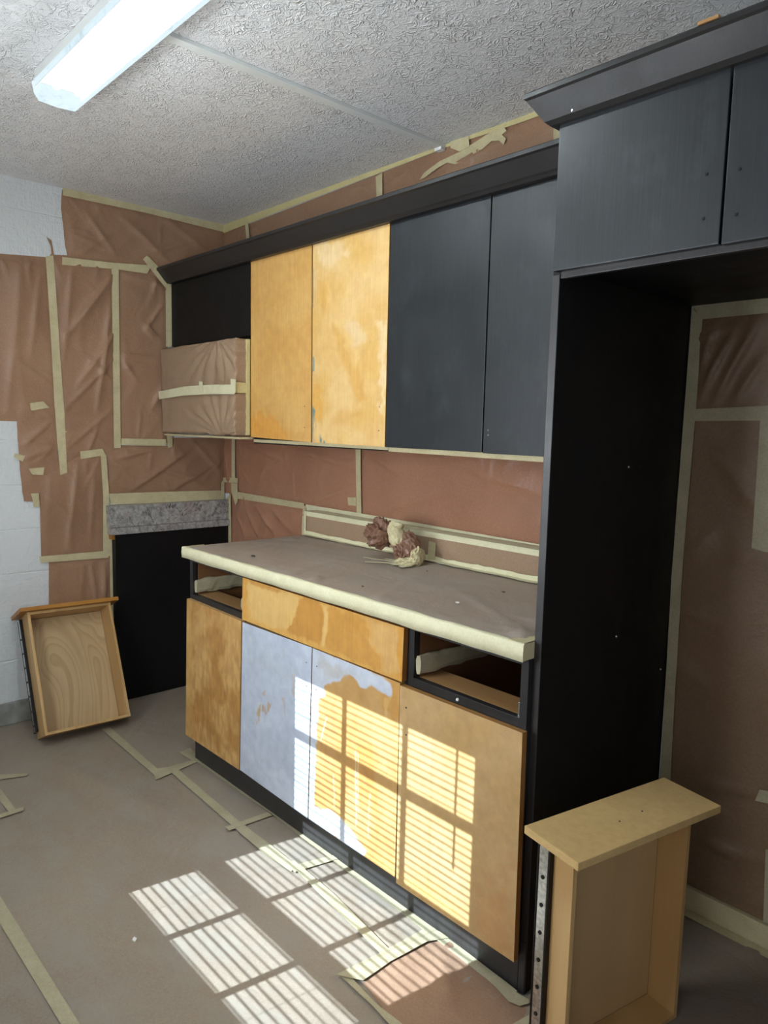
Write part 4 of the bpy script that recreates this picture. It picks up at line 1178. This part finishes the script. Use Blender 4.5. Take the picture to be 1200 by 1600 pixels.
# ================================================================ the two pulled drawers
def drawer(name, mtx, wd, L, h, face, label):
    """local axes: X across, Y from the back to the front face, Z from the underside to the open top"""
    r = empty(name, (0, 0, 0), label, 'drawer')
    r.matrix_world = mtx
    box('bottom_groove', (.0118, .0118, .0122), (wd-.0118, L-.0118, .0142), 'chip_dark', r, 0)
    t = .012
    ox0, ox1, p, q, th = face
    box('side', (0, t, 0), (t, L, h), 'ply_box_d', r, .001)
    box('side', (wd-t, t, 0), (wd, L, h), 'ply_box_d', r, .001)
    box('back', (0, 0, 0), (wd, t, h), 'ply_box_d', r, .001)
    box('inner_front', (t, L-t, .0), (wd-t, L, h-.004), 'ply_box_d', r, .001)
    box('drawer_bottom', (t+.0015, t+.0015, .006), (wd-t-.0015, L-t-.0015, .0145), 'ply_d' if name == 'leaning_drawer' else 'ply_inner_d', r, 0)
    box('face_board', (-ox0, L, -q), (wd+ox1, L+th, h+p), 'mdf' if name != 'leaning_drawer' else 'edge_wood_d', r, .002)
    for s, x in ((-1, -.0125), (1, wd)):
        rn = box('runner', (x, .03, .030), (x+.0125, L-.01, .036), 'metal_dark', r, .0008)
        box('runner_channel', (x+(.001 if s < 0 else 0), .03, .002), (x+.0125-(0 if s < 0 else .001), L-.012, .0295), 'metal', rn, .002)
        box('runner_lip', (x, .026, -.002), (x+.0125, L-.012, .0015), 'metal_dark', rn, .0008)
        for k in range(7):
            yy = .06+k*.065
            bm = bmesh.new()
            bmesh.ops.create_cone(bm, cap_ends=True, segments=10, radius1=.0045, radius2=.0045, depth=.0012,
                                  matrix=Matrix.Translation((x+(-.0002 if s < 0 else .0127), yy, .0160)) @ Matrix.Rotation(math.pi/2, 4, 'Y'))
            from_bm('runner_hole', bm, 'metal_dark', rn)
    return r
# object-space variants so that the grain runs along the drawer
MT['ply_d'] = mat_wood('birch_plywood_figure', S('#c4a87e'), S('#bea178'), S('#a98c62'), 1, .42, 22, .42, .22)
MT['ply_box_d'] = mat_wood('birch_side_board', S('#c9a571'), S('#c29c66'), S('#b48d59'), 1, .4, 4, .12, .2)
MT['ply_inner_d'] = mat_wood('birch_base_board', S('#c4a274'), S('#bd9b6c'), S('#b08e60'), 1, .45, 3, .12, .15)
MT['edge_wood_d'] = mat_wood('stained_face_board', S('#bd883e'), S('#ad7530'), S('#925e24'), 0, .4, 6)
A = Matrix(((.0177, -.4461, .8948), (.9997, .0247, -.0075), (-.0188, .8947, .4463)))
U0 = A.col[0].normalized(); W0 = (A.col[2]-U0*A.col[2].dot(U0)).normalized(); V0 = W0.cross(U0)
m1 = Matrix((U0, V0, W0)).transposed().to_4x4(); m1.translation = Vector((.2857, -1.107, .010))
d1 = drawer('leaning_drawer', m1, .376, .550, .1236, (.033, .033, .024, .014, .018), 'wooden drawer leaning against the white left wall, open side out')
e = Vector((.197, .980, 0)).normalized()
m2 = Matrix((e, Vector((0, 0, 1)), e.cross(Vector((0, 0, 1))))).transposed().to_4x4()
zc = e.cross(Vector((0, 0, 1)))
WD2, H2 = .385, .092
m2.translation = Vector((2.886, -.440, .006))-e*WD2-zc*H2
d2 = drawer('standing_drawer', m2, WD2, .540, H2, (.038, .040, .046, .020, .018), 'wooden drawer standing on end beside the tall black panel')
for (a_, b_) in ((.16, .07), (.24, .065)):
    bm = bmesh.new()
    bmesh.ops.create_cone(bm, cap_ends=True, segments=8, radius1=.0022, radius2=.0022, depth=.001, matrix=Matrix.Translation((a_, .5585, b_)) @ Matrix.Rotation(math.pi/2, 4, 'X'))
    from_bm('screw_hole', bm, 'chip_dark', d2)

# ================================================================ small debris
def chip(x, y, z, r, mat, label, seed, flat=.35):
    bm = bmesh.new()
    bmesh.ops.create_icosphere(bm, subdivisions=1, radius=1)
    for v in bm.verts:
        k = 1+.5*noise.noise(v.co*1.7+Vector((seed, 0, 0)))
        v.co = Vector((v.co.x*r*k+x, v.co.y*r*.55*k+y, v.co.z*r*flat*k+z+r*flat*.7))
    tag(from_bm('debris_chip', bm, mat), label, 'chip')
p = [(1.77,-1.316)][0]; chip(p[0], p[1], .004, .010, 'chip', 'white paint chip lying alone on the floor paper', 1)
p = [(2.205,-0.523)][0]; chip(p[0], p[1], .918, .009, 'chip', 'white chip on the countertop paper in front of the tap', 2)
p = [(1.216,-0.588)][0]; chip(p[0], p[1], .918, .014, 'chip_dark', 'dark sliver on the left part of the countertop paper', 3, .12)
p = [(2.198,-0.301)][0]; chip(p[0], p[1], .918, .008, 'chip_dark', 'dark chip on the countertop paper near the tall panel', 4, .25)
p = [(1.823,-0.256)][0]; chip(p[0], p[1], .918, .005, 'chip_dark', 'tiny dark chip just below the wrapped tap', 5)
p = [(1.874,-0.6)][0]; chip(p[0], p[1], .918, .005, 'chip_dark', 'tiny dark chip midway along the countertop front', 6)
